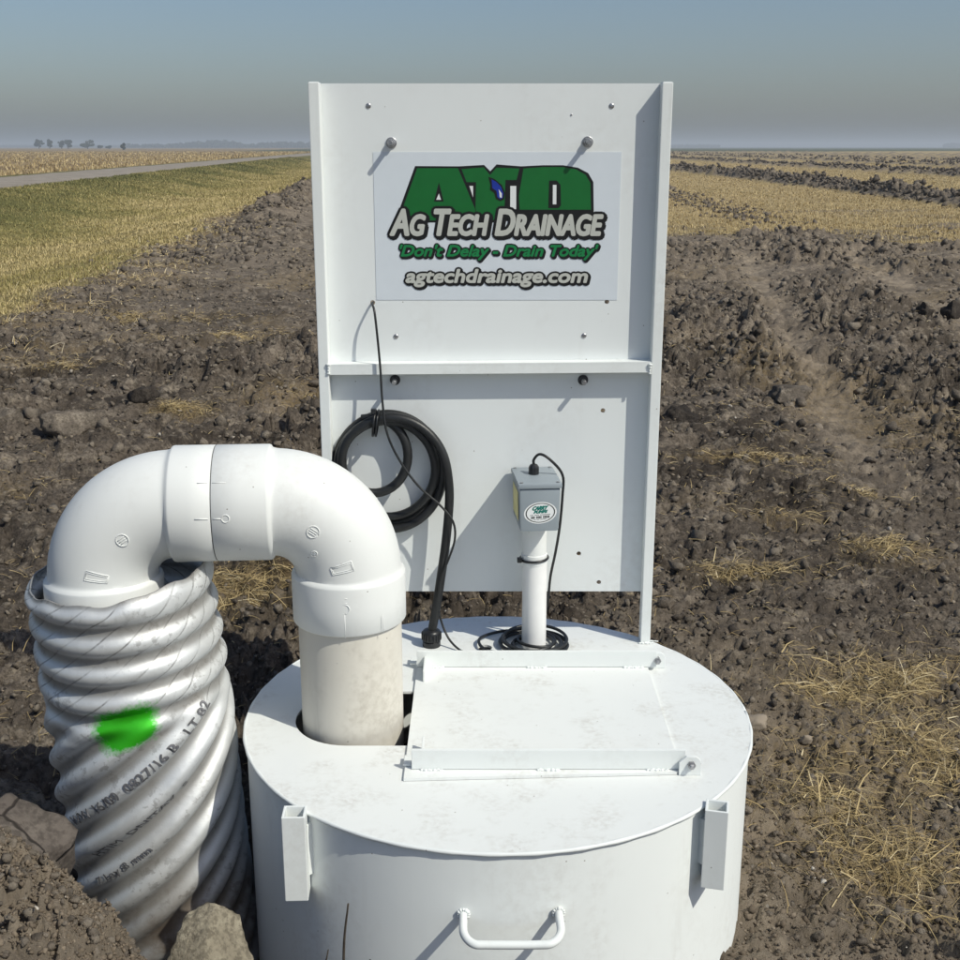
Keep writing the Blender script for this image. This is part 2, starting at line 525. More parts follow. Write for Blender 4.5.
def clod_mat(name, d, mi, l, tint=True):
    m, nt, b = new_mat(name)
    p = pos(nt)
    c, n2, n3 = soil_nodes(nt, p, d, mi, l, 1.6)
    if tint:
        c = mixc(nt, ramp(nt, attr(nt, 'tint'), [(0., 0.), (1., .40)]), c, tuple(v * 1.1 for v in l))
    nt.links.new(c, b.inputs['Base Color'])
    b.inputs['Roughness'].default_value = .95; b.inputs['Specular IOR Level'].default_value = .15
    bump(nt, b, noise(nt, p, 90, 8, .7), .8, .015)
    return m
M['clod'] = clod_mat('clod', (.062, .051, .042), (.165, .137, .110), (.34, .29, .23))
M['dark_clod'] = clod_mat('dark_clod', (.030, .025, .022), (.055, .046, .039), (.09, .076, .063), False)
# dried cracked lump, and pale crumbly lump
m, nt, b = new_mat('cracked_clod')
p = pos(nt)
c, n2, n3 = soil_nodes(nt, p, (.075, .063, .055), (.115, .097, .084), (.16, .137, .118))
v = nt.nodes.new('ShaderNodeTexVoronoi'); v.feature = 'DISTANCE_TO_EDGE'; v.inputs['Scale'].default_value = 8
ws = nd(nt, 'ShaderNodeMapping'); nt.links.new(p, ws.inputs[0])
wn_ = nt.nodes.new('ShaderNodeTexNoise'); wn_.inputs['Scale'].default_value = 14; nt.links.new(p, wn_.inputs['Vector'])
va = nt.nodes.new('ShaderNodeVectorMath'); va.operation = 'MULTIPLY_ADD'; va.inputs[1].default_value = (.03, .03, .03)
nt.links.new(wn_.outputs['Color'], va.inputs[0]); nt.links.new(p, va.inputs[2]); nt.links.new(va.outputs[0], v.inputs['Vector'])
crack = ramp(nt, v.outputs['Distance'], [(.006, 0.), (.028, 1.)])
nt.links.new(mixc(nt, crack, (.03, .025, .022), c), b.inputs['Base Color'])
b.inputs['Roughness'].default_value = .9; b.inputs['Specular IOR Level'].default_value = .2
h = math_(nt, 'ADD', math_(nt, 'MULTIPLY', crack, .6), math_(nt, 'MULTIPLY', noise(nt, p, 60, 6, .65), .5))
bump(nt, b, h, .8, .008)
M['cracked_clod'] = m
M['pale_clod'] = clod_mat('pale_clod', (.20, .17, .125), (.33, .29, .215), (.50, .45, .34), False)
m, nt, b = new_mat('pebble')
nt.links.new(ramp(nt, attr(nt, 'tint'), [(0., (.095, .074, .054)), (.6, (.19, .152, .112)), (.85, (.27, .225, .175)), (1., (.52, .48, .42))]), b.inputs['Base Color'])
b.inputs['Roughness'].default_value = .9; b.inputs['Specular IOR Level'].default_value = .2
bump(nt, b, noise(nt, pos(nt), 160, 4), .4, .004)
M['pebble'] = m

def blade_mat(name, stops, trans=.25):
    m, nt, b = new_mat(name)
    c = ramp(nt, attr(nt, 'tint'), stops)
    nt.links.new(c, b.inputs['Base Color'])
    b.inputs['Roughness'].default_value = .7; b.inputs['Specular IOR Level'].default_value = .25
    return m
M['straw'] = blade_mat('straw', [(0., (.15, .105, .055)), (.4, (.34, .25, .115)), (.8, (.50, .39, .20)), (1., (.70, .61, .42))])
M['ditch_grass'] = blade_mat('ditch_grass', [(0., (.105, .11, .038)), (.35, (.20, .185, .065)), (.65, (.36, .295, .115)), (1., (.56, .45, .23))])
M['stubble'] = blade_mat('stubble', [(0., (.23, .155, .07)), (.5, (.42, .32, .155)), (1., (.58, .47, .26))])
M['leaf'] = blade_mat('leaf', [(0., (.022, .032, .014)), (.6, (.045, .06, .025)), (1., (.07, .085, .035))])
m, nt, b = new_mat('gravel')
p = pos(nt)
c = ramp(nt, noise(nt, p, 1.2, 6, .7), [(.3, (.21, .18, .145)), (.7, (.33, .285, .235))])
nt.links.new(c, b.inputs['Base Color']); b.inputs['Roughness'].default_value = .95
bump(nt, b, noise(nt, p, 25, 5), .6, .02)
M['gravel'] = m

PI_ = math.pi
# galvanised corrugated pipe, scuffed; one sprayed patch of green
m, nt, b = new_mat('galvanised')
c = coord(nt)
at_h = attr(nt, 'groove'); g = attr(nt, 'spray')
n1 = noise(nt, c, 9, 6, .65); n2 = noise(nt, c, 60, 5, .65); n4 = noise(nt, c, 3, 3)
base = ramp(nt, n1, [(.3, (.62, .635, .64)), (.7, (.78, .795, .80))])
base = mixc(nt, ramp(nt, n4, [(.45, 0.), (.75, .5)]), base, (.40, .385, .36))
scuff = math_(nt, 'MULTIPLY', ramp(nt, n2, [(.53, 0.), (.60, 1.)]), ramp(nt, n1, [(.46, 0.), (.58, 1.)]))
base = mixc(nt, math_(nt, 'MULTIPLY', scuff, .42), base, (.13, .12, .11))
base = mixc(nt, math_(nt, 'MULTIPLY', at_h, ramp(nt, n1, [(.3, .5), (.7, .9)])), base, (.22, .205, .185))  # groove shade painted into the colour, together with some dirt
ph_ = attr(nt, 'phase')
fr_ = math_(nt, 'FRACT', math_(nt, 'ADD', math_(nt, 'DIVIDE', ph_, PI_), 50.0))
ln_ = ramp(nt, math_(nt, 'ABSOLUTE', math_(nt, 'SUBTRACT', fr_, .5)), [(.440, 0.), (.470, 1.)])
sm = math_(nt, 'MULTIPLY', math_(nt, 'MULTIPLY', ln_, attr(nt, 'seam')), ramp(nt, noise(nt, c, 16, 4), [(.40, .15), (.60, 1.)]))
base = mixc(nt, math_(nt, 'MULTIPLY', sm, ramp(nt, n2, [(.35, .9), (.65, .35)])), base, (.15, .145, .14))
mud = attr(nt, 'mud')
base = mixc(nt, math_(nt, 'MULTIPLY', mud, ramp(nt, n1, [(.35, .3), (.6, 1.)])), base, (.16, .125, .095))
gg = ramp(nt, math_(nt, 'ADD', g, math_(nt, 'MULTIPLY', math_(nt, 'SUBTRACT', noise(nt, c, 90, 6, .7), .5), .95)), [(.24, 0.), (.66, 1.)])
base = mixc(nt, gg, base, (.035, .46, .012))
nt.links.new(base, b.inputs['Base Color'])
b.inputs['Metallic'].default_value = .42
nt.links.new(ramp(nt, n1, [(.3, .42), (.7, .62)]), b.inputs['Roughness'])
bump(nt, b, noise(nt, c, 40, 4), .12, .006)
M['galvanised'] = m
M['stencil'] = plain('stencil', (.13, .13, .14), .6, mottle=.5, nscale=90)

# ------------------------------------------------------------------ ground sheet
ys = [-60., -30., -14., -7., -3.5, -1.6, -.6, 0., .4, .7, .9]
y = 1.05
while y < 1.9: ys.append(y); y += .0115
while y < 70: ys.append(y); y += .0050 * y if y > 2.4 else .0115
while y < 9000: ys.append(y); y *= 1.03
ys = np.array(ys)
NU = 540
u = np.linspace(-1, 1, NU)
outer = 1 + np.array([.03, .08, .16, .3, .6, 1.2, 2.5, 5, 10, 20])
uu = np.concatenate([-outer[::-1], u, outer])
half = .50 * np.maximum(ys, .9) + .75
GX = uu[None, :] * half[:, None] * np.where(np.abs(uu) > 1, 1 + 0 * uu, 1)[None, :]
GX = np.where(np.abs(uu)[None, :] > 1, np.sign(uu)[None, :] * (half[:, None] + (np.abs(uu)[None, :] - 1) * (half[:, None] + 40)), GX)
GY = np.repeat(ys[:, None], len(uu), 1)
x_, y_ = GX.ravel(), GY.ravel()
GZ = H(x_, y_)
# the sheet dips under the tank and the pipe's foot
n_r, n_c = GX.shape
idx = np.arange(n_r * n_c).reshape(n_r, n_c)
quads = np.stack([idx[:-1, :-1], idx[:-1, 1:], idx[1:, 1:], idx[1:, :-1]], -1).reshape(-1, 4)
t_ = edge_x(y_) - x_
rg_ = ridge_h(x_, y_)
grass = ss(-.15, .35, t_ + .25 * fbm(x_ * 3, y_ * 3, 81, 3)) * (1 - ss(9.7, 10.2, t_)) + ss(15.1, 15.4, t_) * (1 - ss(16.4, 17.4, t_))
green = np.clip(ss(3.6, 8.0, t_ + 2.2 * fbm(x_ * .3, y_ * .3, 82, 3)) * .95, 0, 1)
corn = ss(16.4, 17.4, t_)
stub = stubble_mask(x_, y_) * (1 - ss(.035, .11, rg_)) * (1 - ss(-.2, .3, t_))
n_ = fbm(x_ * .8, y_ * .8, 83, 3)
stub = stub * (1 - .85 * ss(.18, .42, fbm(x_ * .3, y_ * .9, 84, 4)) * (1 - ss(26, 42, y_)))
dT_ = np.hypot(x_ - TANK[0], y_ - TANK[1])
dry = np.clip(.55 * track_mask(x_, y_) * (.5 + ss(-.3, .3, fbm(x_ * 2, y_ * 2, 151, 3))) + .85 * (1 - ss(.7, 2.2, dT_)) * ss(.2, .6, x_) + 1.0 * gauss(x_, y_, -.8, 1.7, .5, .42) + .35 * ss(1.8, 3.5, x_) * (1 - ss(8, 13, y_)) * ss(-.1, .3, n_) + .35 * ss(8, 18, y_), 0, 1)
straw = np.clip(straw_patch(x_, y_) * 1.0 + .5 * ss(.15, .5, fbm(x_ * .9, y_ * .9, 86, 3)) * (1 - ss(14, 20, y_)) + .9 * np.exp(-((t_ + .25) / .55) ** 2) * ss(-.35, .3, fbm(x_ * 1.3, y_ * 1.3, 141, 3)), 0, 1) * (1 - ss(-.0, .4, t_)) * .8
peb = np.clip(.35 + .8 * (1 - ss(.6, 2.2, dT_)), 0, 1) * (1 - ss(8, 14, y_))
farcrop = ss(420, 520, y_ + 60 * fbm(x_ * .01, y_ * .01, 88, 2)) * ss(-60, -40, x_ + .1 * y_ - 0) 
ground = mesh_np('ground', np.stack([x_, y_, GZ], 1), quads, M['ground'], smooth=False,
                 attrs=dict(grass=grass, green=green, corn=corn, stub=stub, dry=dry, straw=straw, peb=peb, farcrop=farcrop))
tag(ground, kind='structure')

# gravel road: a crowned strip above the ground sheet
ry = np.concatenate([np.arange(-40, 120, 2.0), np.geomspace(122, 6000, 70)])
tt = np.linspace(9.8, 15.3, 9)
rxg = edge_x(ry)[:, None] - tt[None, :]
rz = left_profile(tt)[None, :] + .035 + .06 * np.sin((tt - 9.8) / 5.5 * math.pi)[None, :] + 0 * rxg
rz[:, 0] -= .08; rz[:, -1] -= .08
V = np.stack([rxg.ravel(), np.repeat(ry[:, None], 9, 1).ravel(), rz.ravel()], 1)
ii = np.arange(len(ry) * 9).reshape(len(ry), 9)
road = mesh_np('gravel_road', V, np.stack([ii[:-1, :-1], ii[1:, :-1], ii[1:, 1:], ii[:-1, 1:]], -1).reshape(-1, 4), M['gravel'], smooth=True)
tag(road, kind='structure')

# ------------------------------------------------------------------ the tank
tank = empty('lift_station_tank', (TANK[0], TANK[1], 0), 'white steel lift station tank with flat lid, half buried in the soil', 'tank')
bm = bmesh.new()
lathe(bm, [(TANK_R - .006, TANK_Z - .0065), (TANK_R - .0005, TANK_Z - .0065), (TANK_R, TANK_Z - .009), (TANK_R, -.75)], (*TANK, 0), 128)
obj('barrel', bm, M['white_paint'], tank, True, sharp=40)

def plate(name, loops, z0, z1, mat, parent, bev=0):
    """flat plate with holes: loops[0] is the rim, the others are holes"""
    bm = bmesh.new()
    edges = []; tops = []
    for L in loops:
        vs_ = [bm.verts.new((q[0], q[1], z1)) for q in L]
        tops.append(vs_)
        edges += [bm.edges.new((vs_[i], vs_[(i + 1) % len(vs_)])) for i in range(len(vs_))]
    bmesh.ops.triangle_fill(bm, use_beauty=True, use_dissolve=False, edges=edges, normal=(0, 0, 1))
    for f in bm.faces:
        if f.normal.z < 0: f.normal_flip()
    for vs_ in tops:
        lo = [bm.verts.new((v.co.x, v.co.y, z0)) for v in vs_]
        n = len(vs_)
        for i in range(n):
            bm.faces.new((vs_[i], lo[i], lo[(i + 1) % n], vs_[(i + 1) % n]))
    bmesh.ops.recalc_face_normals(bm, faces=[f for f in bm.faces if abs(f.normal.z) < .5])
    return obj(name, bm, mat, parent)

def circ(cx, cy, r, n): return [(cx + r * math.cos(2 * math.pi * k / n), cy + r * math.sin(2 * math.pi * k / n)) for k in range(n)]
RISER = (-.277, 2.36)
slot = [(RISER[0] + .125 * math.cos(a), RISER[1] + .128 * math.sin(a)) for a in np.linspace(math.pi / 2, 3 * math.pi / 2, 25)] + [(-.12, RISER[1] - .128), (-.12, RISER[1] + .128)]
lid = plate('lid', [circ(*TANK, TANK_R + .003, 160), slot, circ(.012, 2.735, .018, 20)], TANK_Z - .006, TANK_Z, M['white_top'], tank)
# rolled edge of the lid: a thin weld bead round the rim
bm = bmesh.new()
pts = [Vector((TANK[0] + (TANK_R + .003) * math.cos(a), TANK[1] + (TANK_R + .003) * math.sin(a), TANK_Z - .0035)) for a in np.linspace(0, 2 * math.pi, 161)]
sweep(bm, pts, [.0042 + .0006 * math.sin(k * 1.7) for k in range(161)], 8)
obj('rim_bead', bm, M['white_paint'], tank, True)

# hatch
HX0, HX1, HY0, HY1 = -.150, .400, 2.087, 2.622
hatch = plate('hatch', [[(HX0, HY0), (HX1 - .01, HY0 + .025), (HX1 + .01, HY0 + .05), (HX1, HY0 + .09), (HX1, HY1), (HX0, HY1)]], TANK_Z + .0008, TANK_Z + .0065, M['white_top'], tank)
def weld(name, x, y, z, n, step, parent, vert=False):
    bm = bmesh.new(); n *= 2; step *= .5
    for k in range(n):
        r = bmesh.ops.create_icosphere(bm, subdivisions=1, radius=.0034 * random.uniform(.6, 1.3))
        for v in r['verts']:
            v.co = Vector((v.co.x * 1.5, v.co.y, v.co.z * .7)) + Vector((x + (0 if vert else k * step), y + .001 * math.sin(k * 2.3), z - .001 + (k * step if vert else 0)))
    return obj(name, bm, M['white_paint'], parent, True)
for yb, x0, x1, h0 in ((2.121, -.136, .408, .050), (2.604, -.150, .420, .048)):
    bm = bmesh.new(); bx(bm, x0, x1, yb, yb + .007, TANK_Z + .0075, TANK_Z + h0)
    bar = obj('stiffener_bar', bm, M['white_paint'], hatch, bevel=.0012)
    for xw in (x0 + .02, (x0 + x1) / 2 - .02, x1 - .075):
        weld('weld', xw, yb - .002, TANK_Z + .0085, 6, .0072, bar)
    # upright fin at the left end
    bm = bmesh.new(); bx(bm, x0 + .018, x0 + .022, *((yb + .0085, yb + .085) if yb < 2.4 else (yb - .080, yb - .0015)), TANK_Z + .0075, TANK_Z + .036)
    obj('end_fin', bm, M['white_paint'], bar, bevel=.001)
    bm = bmesh.new(); bx(bm, x0 - .017, x0 - .002, yb + .012, yb + .05, TANK_Z + .0075, TANK_Z + .012)
    obj('stop_tab', bm, M['white_paint'], bar, bevel=.001)
for yb, x1, s in ((2.1095, .398, 1), (2.6115, .402, -1)):
    bm = bmesh.new()
    prof = [(-.022, 0), (.022, 0), (.022, .022)] + [(.005 + .017 * math.cos(a), .024 + .017 * math.sin(a)) for a in np.linspace(.2, math.pi / 2, 6)] + [(-.008, .041), (-.022, .028)]
    f0 = [bm.verts.new((x1 + .018 + a, yb, TANK_Z + .0005 + c_)) for a, c_ in prof]
    f1 = [bm.verts.new((x1 + .018 + a, yb + .007, TANK_Z + .0005 + c_)) for a, c_ in prof]
    bm.faces.new(f0); bm.faces.new(f1[::-1])
    for i in range(len(prof)): bm.faces.new((f0[i], f1[i], f1[(i + 1) % len(prof)], f0[(i + 1) % len(prof)]))
    bmesh.ops.recalc_face_normals(bm, faces=bm.faces)
    lug = obj('hinge_lug', bm, M['white_paint'], tank, bevel=.001)
    bm = bmesh.new()
    lathe(bm, [(.0085, -.012), (.0085, .0045), (.0062, .0045), (.0062, .010), (.004, .0125)], (x1 + .02, yb if s > 0 else yb - .0078, TANK_Z + .024), 6, axis='Y', close=True)
    obj('bolt', bm, M['steel'], lug)

# square sockets on the barrel
for cx, cy, rz_, zt, zb in ((-.345, 1.958, 2, .432, .255), (.446, 1.985, -13, .428, .262)):
    rot = Matrix.Rotation(R(rz_), 3, 'Z'); s, t = .0215, .0045
    bm = bmesh.new()
    ring = lambda e, z: [bm.verts.new(rot @ Vector((a * e, b_ * e, 0)) + Vector((cx, cy, z))) for a, b_ in ((-1, -1), (1, -1), (1, 1), (-1, 1))]
    o0, o1, i1, i0 = ring(s, zb), ring(s, zt), ring(s - t, zt), ring(s - t, zb)
    for A, B in ((o0, o1), (o1, i1), (i1, i0), (i0, o0)):
        for k in range(4): bm.faces.new((A[k], A[(k + 1) % 4], B[(k + 1) % 4], B[k]))
    bmesh.ops.recalc_face_normals(bm, faces=bm.faces)
    sock = obj('tube_socket', bm, M['white_paint'], tank, bevel=.0014)
    d = Vector((cx - TANK[0], cy - TANK[1], 0)); dist = d.length; d.normalize()
    a_ = math.atan2(d.y, d.x)
    bm = bmesh.new()
    bx(bm, TANK[0] + TANK_R - .01, TANK[0] + dist - .010, TANK[1] - .010, TANK[1] + .010, zb + .035, zt - .035, Matrix.Rotation(a_, 3, 'Z'), (TANK[0], TANK[1], 0))
    obj('standoff', bm, M['white_paint'], sock)
# lifting handle
bm = bmesh.new()
hx0, hx1, hy, hz = -.030, .142, TANK[1] - TANK_R, .290
hp_ = spline([(hx0, hy + .02, hz), (hx0, hy - .012, hz - .001), (hx0 + .002, hy - .045, hz - .006), (hx0 + .018, hy - .064, hz - .011), (hx0 + .045, hy - .066, hz - .012),
              (hx1 - .045, hy - .066, hz - .012), (hx1 - .016, hy - .064, hz - .010), (hx1, hy - .045, hz - .004), (hx1, hy - .012, hz + .003), (hx1, hy + .02, hz + .004)], 6)
sweep(bm, hp_, .0075, 14)
hdl = obj('handle', bm, M['white_paint'], tank, True)
for q, z in ((hx0, hz), (hx1, hz + .003)):
    bm = bmesh.new(); 
    for k in range(12):
        r = bmesh.ops.create_icosphere(bm, subdivisions=1, radius=.0030 * random.uniform(.8, 1.5))
        for v in r['verts']: v.co += Vector((q + .0095 * math.cos(k * .5236), hy + .001 + (0.0022 if abs(q - TANK[0]) > .05 else 0), z + .0095 * math.sin(k * .5236)))
    obj('weld', bm, M['white_paint'], hdl, True)

# ------------------------------------------------------------------ board with sign
BX0, BX1, BZ0, BZ1, BY = -.380, .427, .545, 1.758, 2.799
board = empty('equipment_board', (.02, BY, TANK_Z), 'tall white steel mounting board with side posts standing on the tank lid', 'board')
def vplate(name, loops, y0, y1, mat, parent):
    bm = bmesh.new(); edges = []; tops = []
    for L in loops:
        vs_ = [bm.verts.new((q[0], y0, q[1])) for q in L]; tops.append(vs_)
        edges += [bm.edges.new((vs_[i], vs_[(i + 1) % len(vs_)])) for i in range(len(vs_))]
    bmesh.ops.triangle_fill(bm, use_beauty=True, use_dissolve=False, edges=edges, normal=(0, -1, 0))
    front = list(bm.faces)
    ext = []
    for f in front:
        if f.normal.y > 0: f.normal_flip()
    back = {}
    for vs_ in tops:
        lo = [bm.verts.new((v.co.x, y1, v.co.z)) for v in vs_]
        for v, w in zip(vs_, lo): back[v] = w
        n = len(vs_)
        for i in range(n):
            ext.append(bm.faces.new((vs_[i], lo[i], lo[(i + 1) % n], vs_[(i + 1) % n])))
    for f in front:
        bm.faces.new([back[v] for v in reversed(f.verts)])
    bmesh.ops.recalc_face_normals(bm, faces=bm.faces)
    return obj(name, bm, mat, parent)
holes = [(-.252, 1.268, .0058), (.298, 1.270, .0055), (.296, 1.009, .0058), (.246, .645, .0058), (.298, .569, .0058)]
vplate('panel', [[(BX0 + .010, BZ0), (BX1 - .010, BZ0), (BX1 - .010, BZ1 - .001), (BX0 + .010, BZ1 - .001)]] + [circ(a, c_, r, 14) for a, c_, r in holes], BY, BY + .004, M['panel_paint'], board)
for xa, xb in ((BX0, BX0 + .024), (BX1 - .024, BX1)):
    bm = bmesh.new(); bx(bm, xa, xb, BY - .038, BY - .0005, TANK_Z, BZ1)
    post = obj('post', bm, M['white_paint'], board, bevel=.002)
    weld('weld', xa - .002, BY - .040, TANK_Z + .003, 5, .007, post)
    weld('weld', xb + .001, BY - .03, TANK_Z + .004, 3, .007, post)
    bm = bmesh.new(); bx(bm, xa + .003, xb - .003, BY - .035, BY - .004, BZ1 - .0005, BZ1 + .001)
    obj('end_cap', bm, M['panel_paint'], post)
# shelf angle across the middle
bm = bmesh.new()
bx(bm, BX0 + .0245, BX1 - .0245, BY - .038, BY - .0006, 1.127, 1.131)
bx(bm, BX0 + .0245, BX1 - .0245, BY - .038, BY - .034, 1.106, 1.1268)
rail = obj('cross_rail', bm, M['white_paint'], board)
for v in rail.data.vertices: v.co.z += (v.co.x + .02) * .008
weld('weld', BX1 - .0275, BY - .040, 1.108, 4, .006, rail, True)
weld('weld', BX0 + .0235, BY - .040, 1.108, 4, .006, rail, True)
# bolts and painted-over screws
def bolt(x, z, out, dark):
    bm = bmesh.new()
    lathe(bm, [(.0125, -.0003), (.0125, .002), (.0118, .0025)], (x, BY, z), 20, axis='Y', close=True)
    w = obj('washer', bm, M['dark_steel'] if dark else M['steel'], board)
    bm = bmesh.new(); lathe(bm, [(.0095, .0026), (.0095, .011), (.0085, .0125)], (x, BY, z), 6, axis='Y', close=True)
    obj('nut', bm, M['dark_steel'] if dark else M['steel'], w)
    bm = bmesh.new(); lathe(bm, [(.0056, .0127), (.0056, out - .001), (.0048, out)], (x, BY, z), 14, axis='Y', close=True)
    obj('stud', bm, M['steel'], w)
bolt(-.201, 1.629, .037, False); bolt(.244, 1.631, .037, False)
bolt(-.203, 1.084, .040, True); bolt(.246, 1.084, .040, True)
for x, z in ((-.251, 1.709), (.296, 1.709), (-.199, 1.188), (.246, 1.190), (.206, 1.69)):
    bm = bmesh.new(); lathe(bm, [(.0062 if z != 1.69 else .0025, -.0002), (.0058 if z != 1.69 else .0022, .0012), (.0030 if z != 1.69 else .001, .0016)], (x, BY, z), 14, axis='Y', close=True)
    obj('screw_head', bm, M['steel'], board, True)

# ---- sign sticker, lettering as flat print on it
SGX0, SGX1, SGZ0, SGZ1 = -.243, .3215, 1.2745, 1.609
def sg(X, Y):                       # artwork units -> board plane
    l = 15 + 13 * (Y - 40) / 555.; r_ = 930 - 12 * (Y - 40) / 555.
    return SGX0 + (X - l) / (r_ - l) * (SGX1 - SGX0), SGZ1 - (Y - 40) / 555. * (SGZ1 - SGZ0)
bm = bmesh.new(); bx(bm, SGX0, SGX1, BY - .0009, BY - .0001, SGZ0, SGZ1)
sign = obj('sign_sticker', bm, M['decal_white'], board)
sign['label'] = 'pale sticker with green logo and lettering'
LY = BY - .0011

def poly(name, P, y, mat, parent, mapf=sg):
    bm = bmesh.new()
    vs_ = []
    for X, Y in P:
        a, c_ = mapf(X, Y); vs_.append(bm.verts.new((a, y, c_)))
    ed = [bm.edges.new((vs_[i], vs_[(i + 1) % len(vs_)])) for i in range(len(vs_))]
    bmesh.ops.triangle_fill(bm, use_beauty=True, edges=ed, normal=(0, -1, 0))
    return obj(name, bm, mat, parent)

_tc = {}
def text2d(body, caps=False, small=.78):
    key = (body, caps)
    if key in _tc: return _tc[key]
    cu = bpy.data.curves.new('txt', 'FONT'); cu.body = body; cu.resolution_u = 4
    if caps:
        cu.small_caps_scale = small
        for k, ch in enumerate(body):
            if ch.islower(): cu.body_format[k].use_small_caps = True
    o = bpy.data.objects.new('txt', cu); COL.objects.link(o)
    dg = bpy.context.evaluated_depsgraph_get(); dg.update()
    me = bpy.data.meshes.new_from_object(o.evaluated_get(dg))
    V = np.array([v.co[:2] for v in me.vertices]); F = [tuple(p_.vertices) for p_ in me.polygons]
    bpy.data.objects.remove(o); bpy.data.curves.remove(cu); bpy.data.meshes.remove(me)
    lo, hi = V.min(0), V.max(0)
    _tc[key] = ((V - lo) / (hi - lo), F)
    return _tc[key]

def lettering(name, body, rect, shear, fat, mat, parent, to3d, depth, caps=False, extra=(0, 0), step=2e-6, ndir=12):
    """letters as thin print: the glyphs are thickened by overlaying shifted copies, each a hair above the last"""
    V0, F0 = text2d(body, caps)
    x0, y0, x1, y1 = rect                                # y down, y1 = baseline side
    V = []; F = []; base = 0
    shifts = [(0., 0.)]
    if fat:
        for r_ in (fat, fat * .55):
            shifts += [(r_ * math.cos(2 * math.pi * k / ndir) + 0, r_ * math.sin(2 * math.pi * k / ndir)) for k in range(ndir)]
    if extra != (0, 0):
        shifts = [(a + extra[0] * q, b_ + extra[1] * q) for q in (0, .5, 1) for a, b_ in shifts]
    for k, (sx, sy) in enumerate(shifts):
        for a, b_ in V0:
            Y = y1 - b_ * (y1 - y0)
            X = x0 + a * (x1 - x0) + shear * (b_ - .5) * (y1 - y0)
            V.append(to3d(X + sx, Y + sy, depth + step * k))
        F += [tuple(i + base for i in f) for f in F0]; base += len(V0)
    me = bpy.data.meshes.new(name)
    pl = np.array(world_loc(parent))
    me.from_pydata([tuple(np.array(v) - pl) for v in V], [], F)
    me.materials.append(mat)
    o = bpy.data.objects.new(name, me); COL.objects.link(o); o.parent = parent
    return o
def sg3(X, Y, d):
    a, c_ = sg(X, Y); return (a, LY - d, c_)

# big monogram: black backing, green letters, counters
poly('monogram_outline', [(170, 91), (330, 92), (424, 87), (447, 110), (470, 85), (560, 92), (640, 88), (715, 88), (770, 97), (808, 117), (827, 150), (830, 290), (500, 295), (490, 300), (180, 300), (95, 300), (118, 235)], LY, M['ink_black'], sign)
mono = [
    ([(178, 99), (328, 99), (392, 250), (400, 292), (150, 292), (135, 250), (125, 246)], 'ink_green'),
    ([(341, 102), (423, 96), (446, 124), (470, 97), (554, 100), (544, 142), (503, 142), (500, 255), (470, 290), (404, 290), (393, 246), (395, 150), (360, 150)], 'ink_green'),
    ([(569, 100), (640, 95), (714, 95), (762, 103), (798, 123), (816, 153), (819, 252), (556, 252), (553, 200)], 'ink_green'),
    ([(258, 150), (276, 222), (240, 222)], 'ink_black'), ([(258, 192), (266, 215), (248, 215)], 'ink_white'),
    ([(357, 151), (386, 151), (391, 246)], 'ink_black'), ([(370, 164), (384, 164), (384, 206)], 'ink_white'),
    ([(505, 150), (548, 150), (552, 256), (507, 256)], 'ink_black'), ([(521, 164), (543, 164), (543, 250), (521, 250)], 'ink_white'),
    ([(664, 144), (692, 144), (706, 160), (708, 236), (700, 246), (662, 246)], 'ink_black'), ([(678, 160), (691, 160), (691, 232), (678, 232)], 'ink_white'),
    ([(440, 130), (462, 138), (490, 160), (502, 190), (498, 214), (484, 220), (468, 212), (462, 190), (446, 178), (448, 160)], 'ink_black'),
    ([(452, 140), (468, 148), (486, 166), (496, 192), (493, 208), (484, 213), (474, 205), (470, 182), (455, 172)], 'ink_blue'),
    ([(478, 176), (490, 192), (490, 208), (482, 206), (481, 190)], 'ink_white'),
]
for k, (P, mt) in enumerate(mono):
    poly('monogram_letter' if mt == 'ink_green' else ('water_drop' if k > 10 else 'monogram_counter'), P, LY - .0001 - .00004 * (k if k > 2 else 0), M[mt], sign)
D1 = .0008
def outlined(name, body, rect, shear, bold, edge, fill, caps=False, drop=(0, 0), d=D1):
    lettering(name + '_outline', body, rect, shear, bold + edge, M['ink_black'], sign, sg3, d, caps, extra=drop)
    lettering(name, body, rect, shear, bold, M[fill], sign, sg3, d + .00035, caps)
outlined('company_name', 'Ag Tech Drainage', (88, 252, 858, 347), .16, 4.6, 10, 'ink_silver', True, (5, 5))
outlined('slogan', "'Don't Delay - Drain Today'", (110, 384, 838, 440), .30, 2.0, 5.0, 'ink_lime', False, (4, 5))
outlined('web_address', 'agtechdrainage.com', (140, 478, 806, 543), .22, 2.8, 7, 'ink_silver', False, (4, 4))

# ------------------------------------------------------------------ black supply cable coiled on the board
def pb(px, py, d):                   # artwork units of the board's lower half (pixels of the survey photo) -> board
    k = 447.0 - (py - 83) * .078
    return Vector(((px - 480.0) / k, BY - d, 1.013 - (py - 413) / 401.0))
cable = empty('supply_cable', (-.12, 2.75, TANK_Z), 'thick black rubber cable coiled on the board with its end in the lid', 'cable')
def loop(cx, cy, rx, ry, d0, d1, a0, a1, n=40):
    return [pb(cx + rx * math.cos(a), cy - ry * math.sin(a), d0 + (d1 - d0) * k / n) for k, a in enumerate(np.linspace(a0, a1, n + 1))]
PI = math.pi
path = []
path += loop(374, 456, 35, 38, .026, .050, .62 * PI, -.95 * PI, 30)                     # small inner loop
path += loop(386, 470, 50, 50, .046, .014, .90 * PI, -1.02 * PI, 56)[1:]
path += loop(389, 475, 54, 57, .014, .032, .92 * PI, -1.03 * PI, 60)[1:]
path += loop(391, 477, 57.5, 60, .036, .052, .92 * PI, 0.05 * PI, 34)[1:]
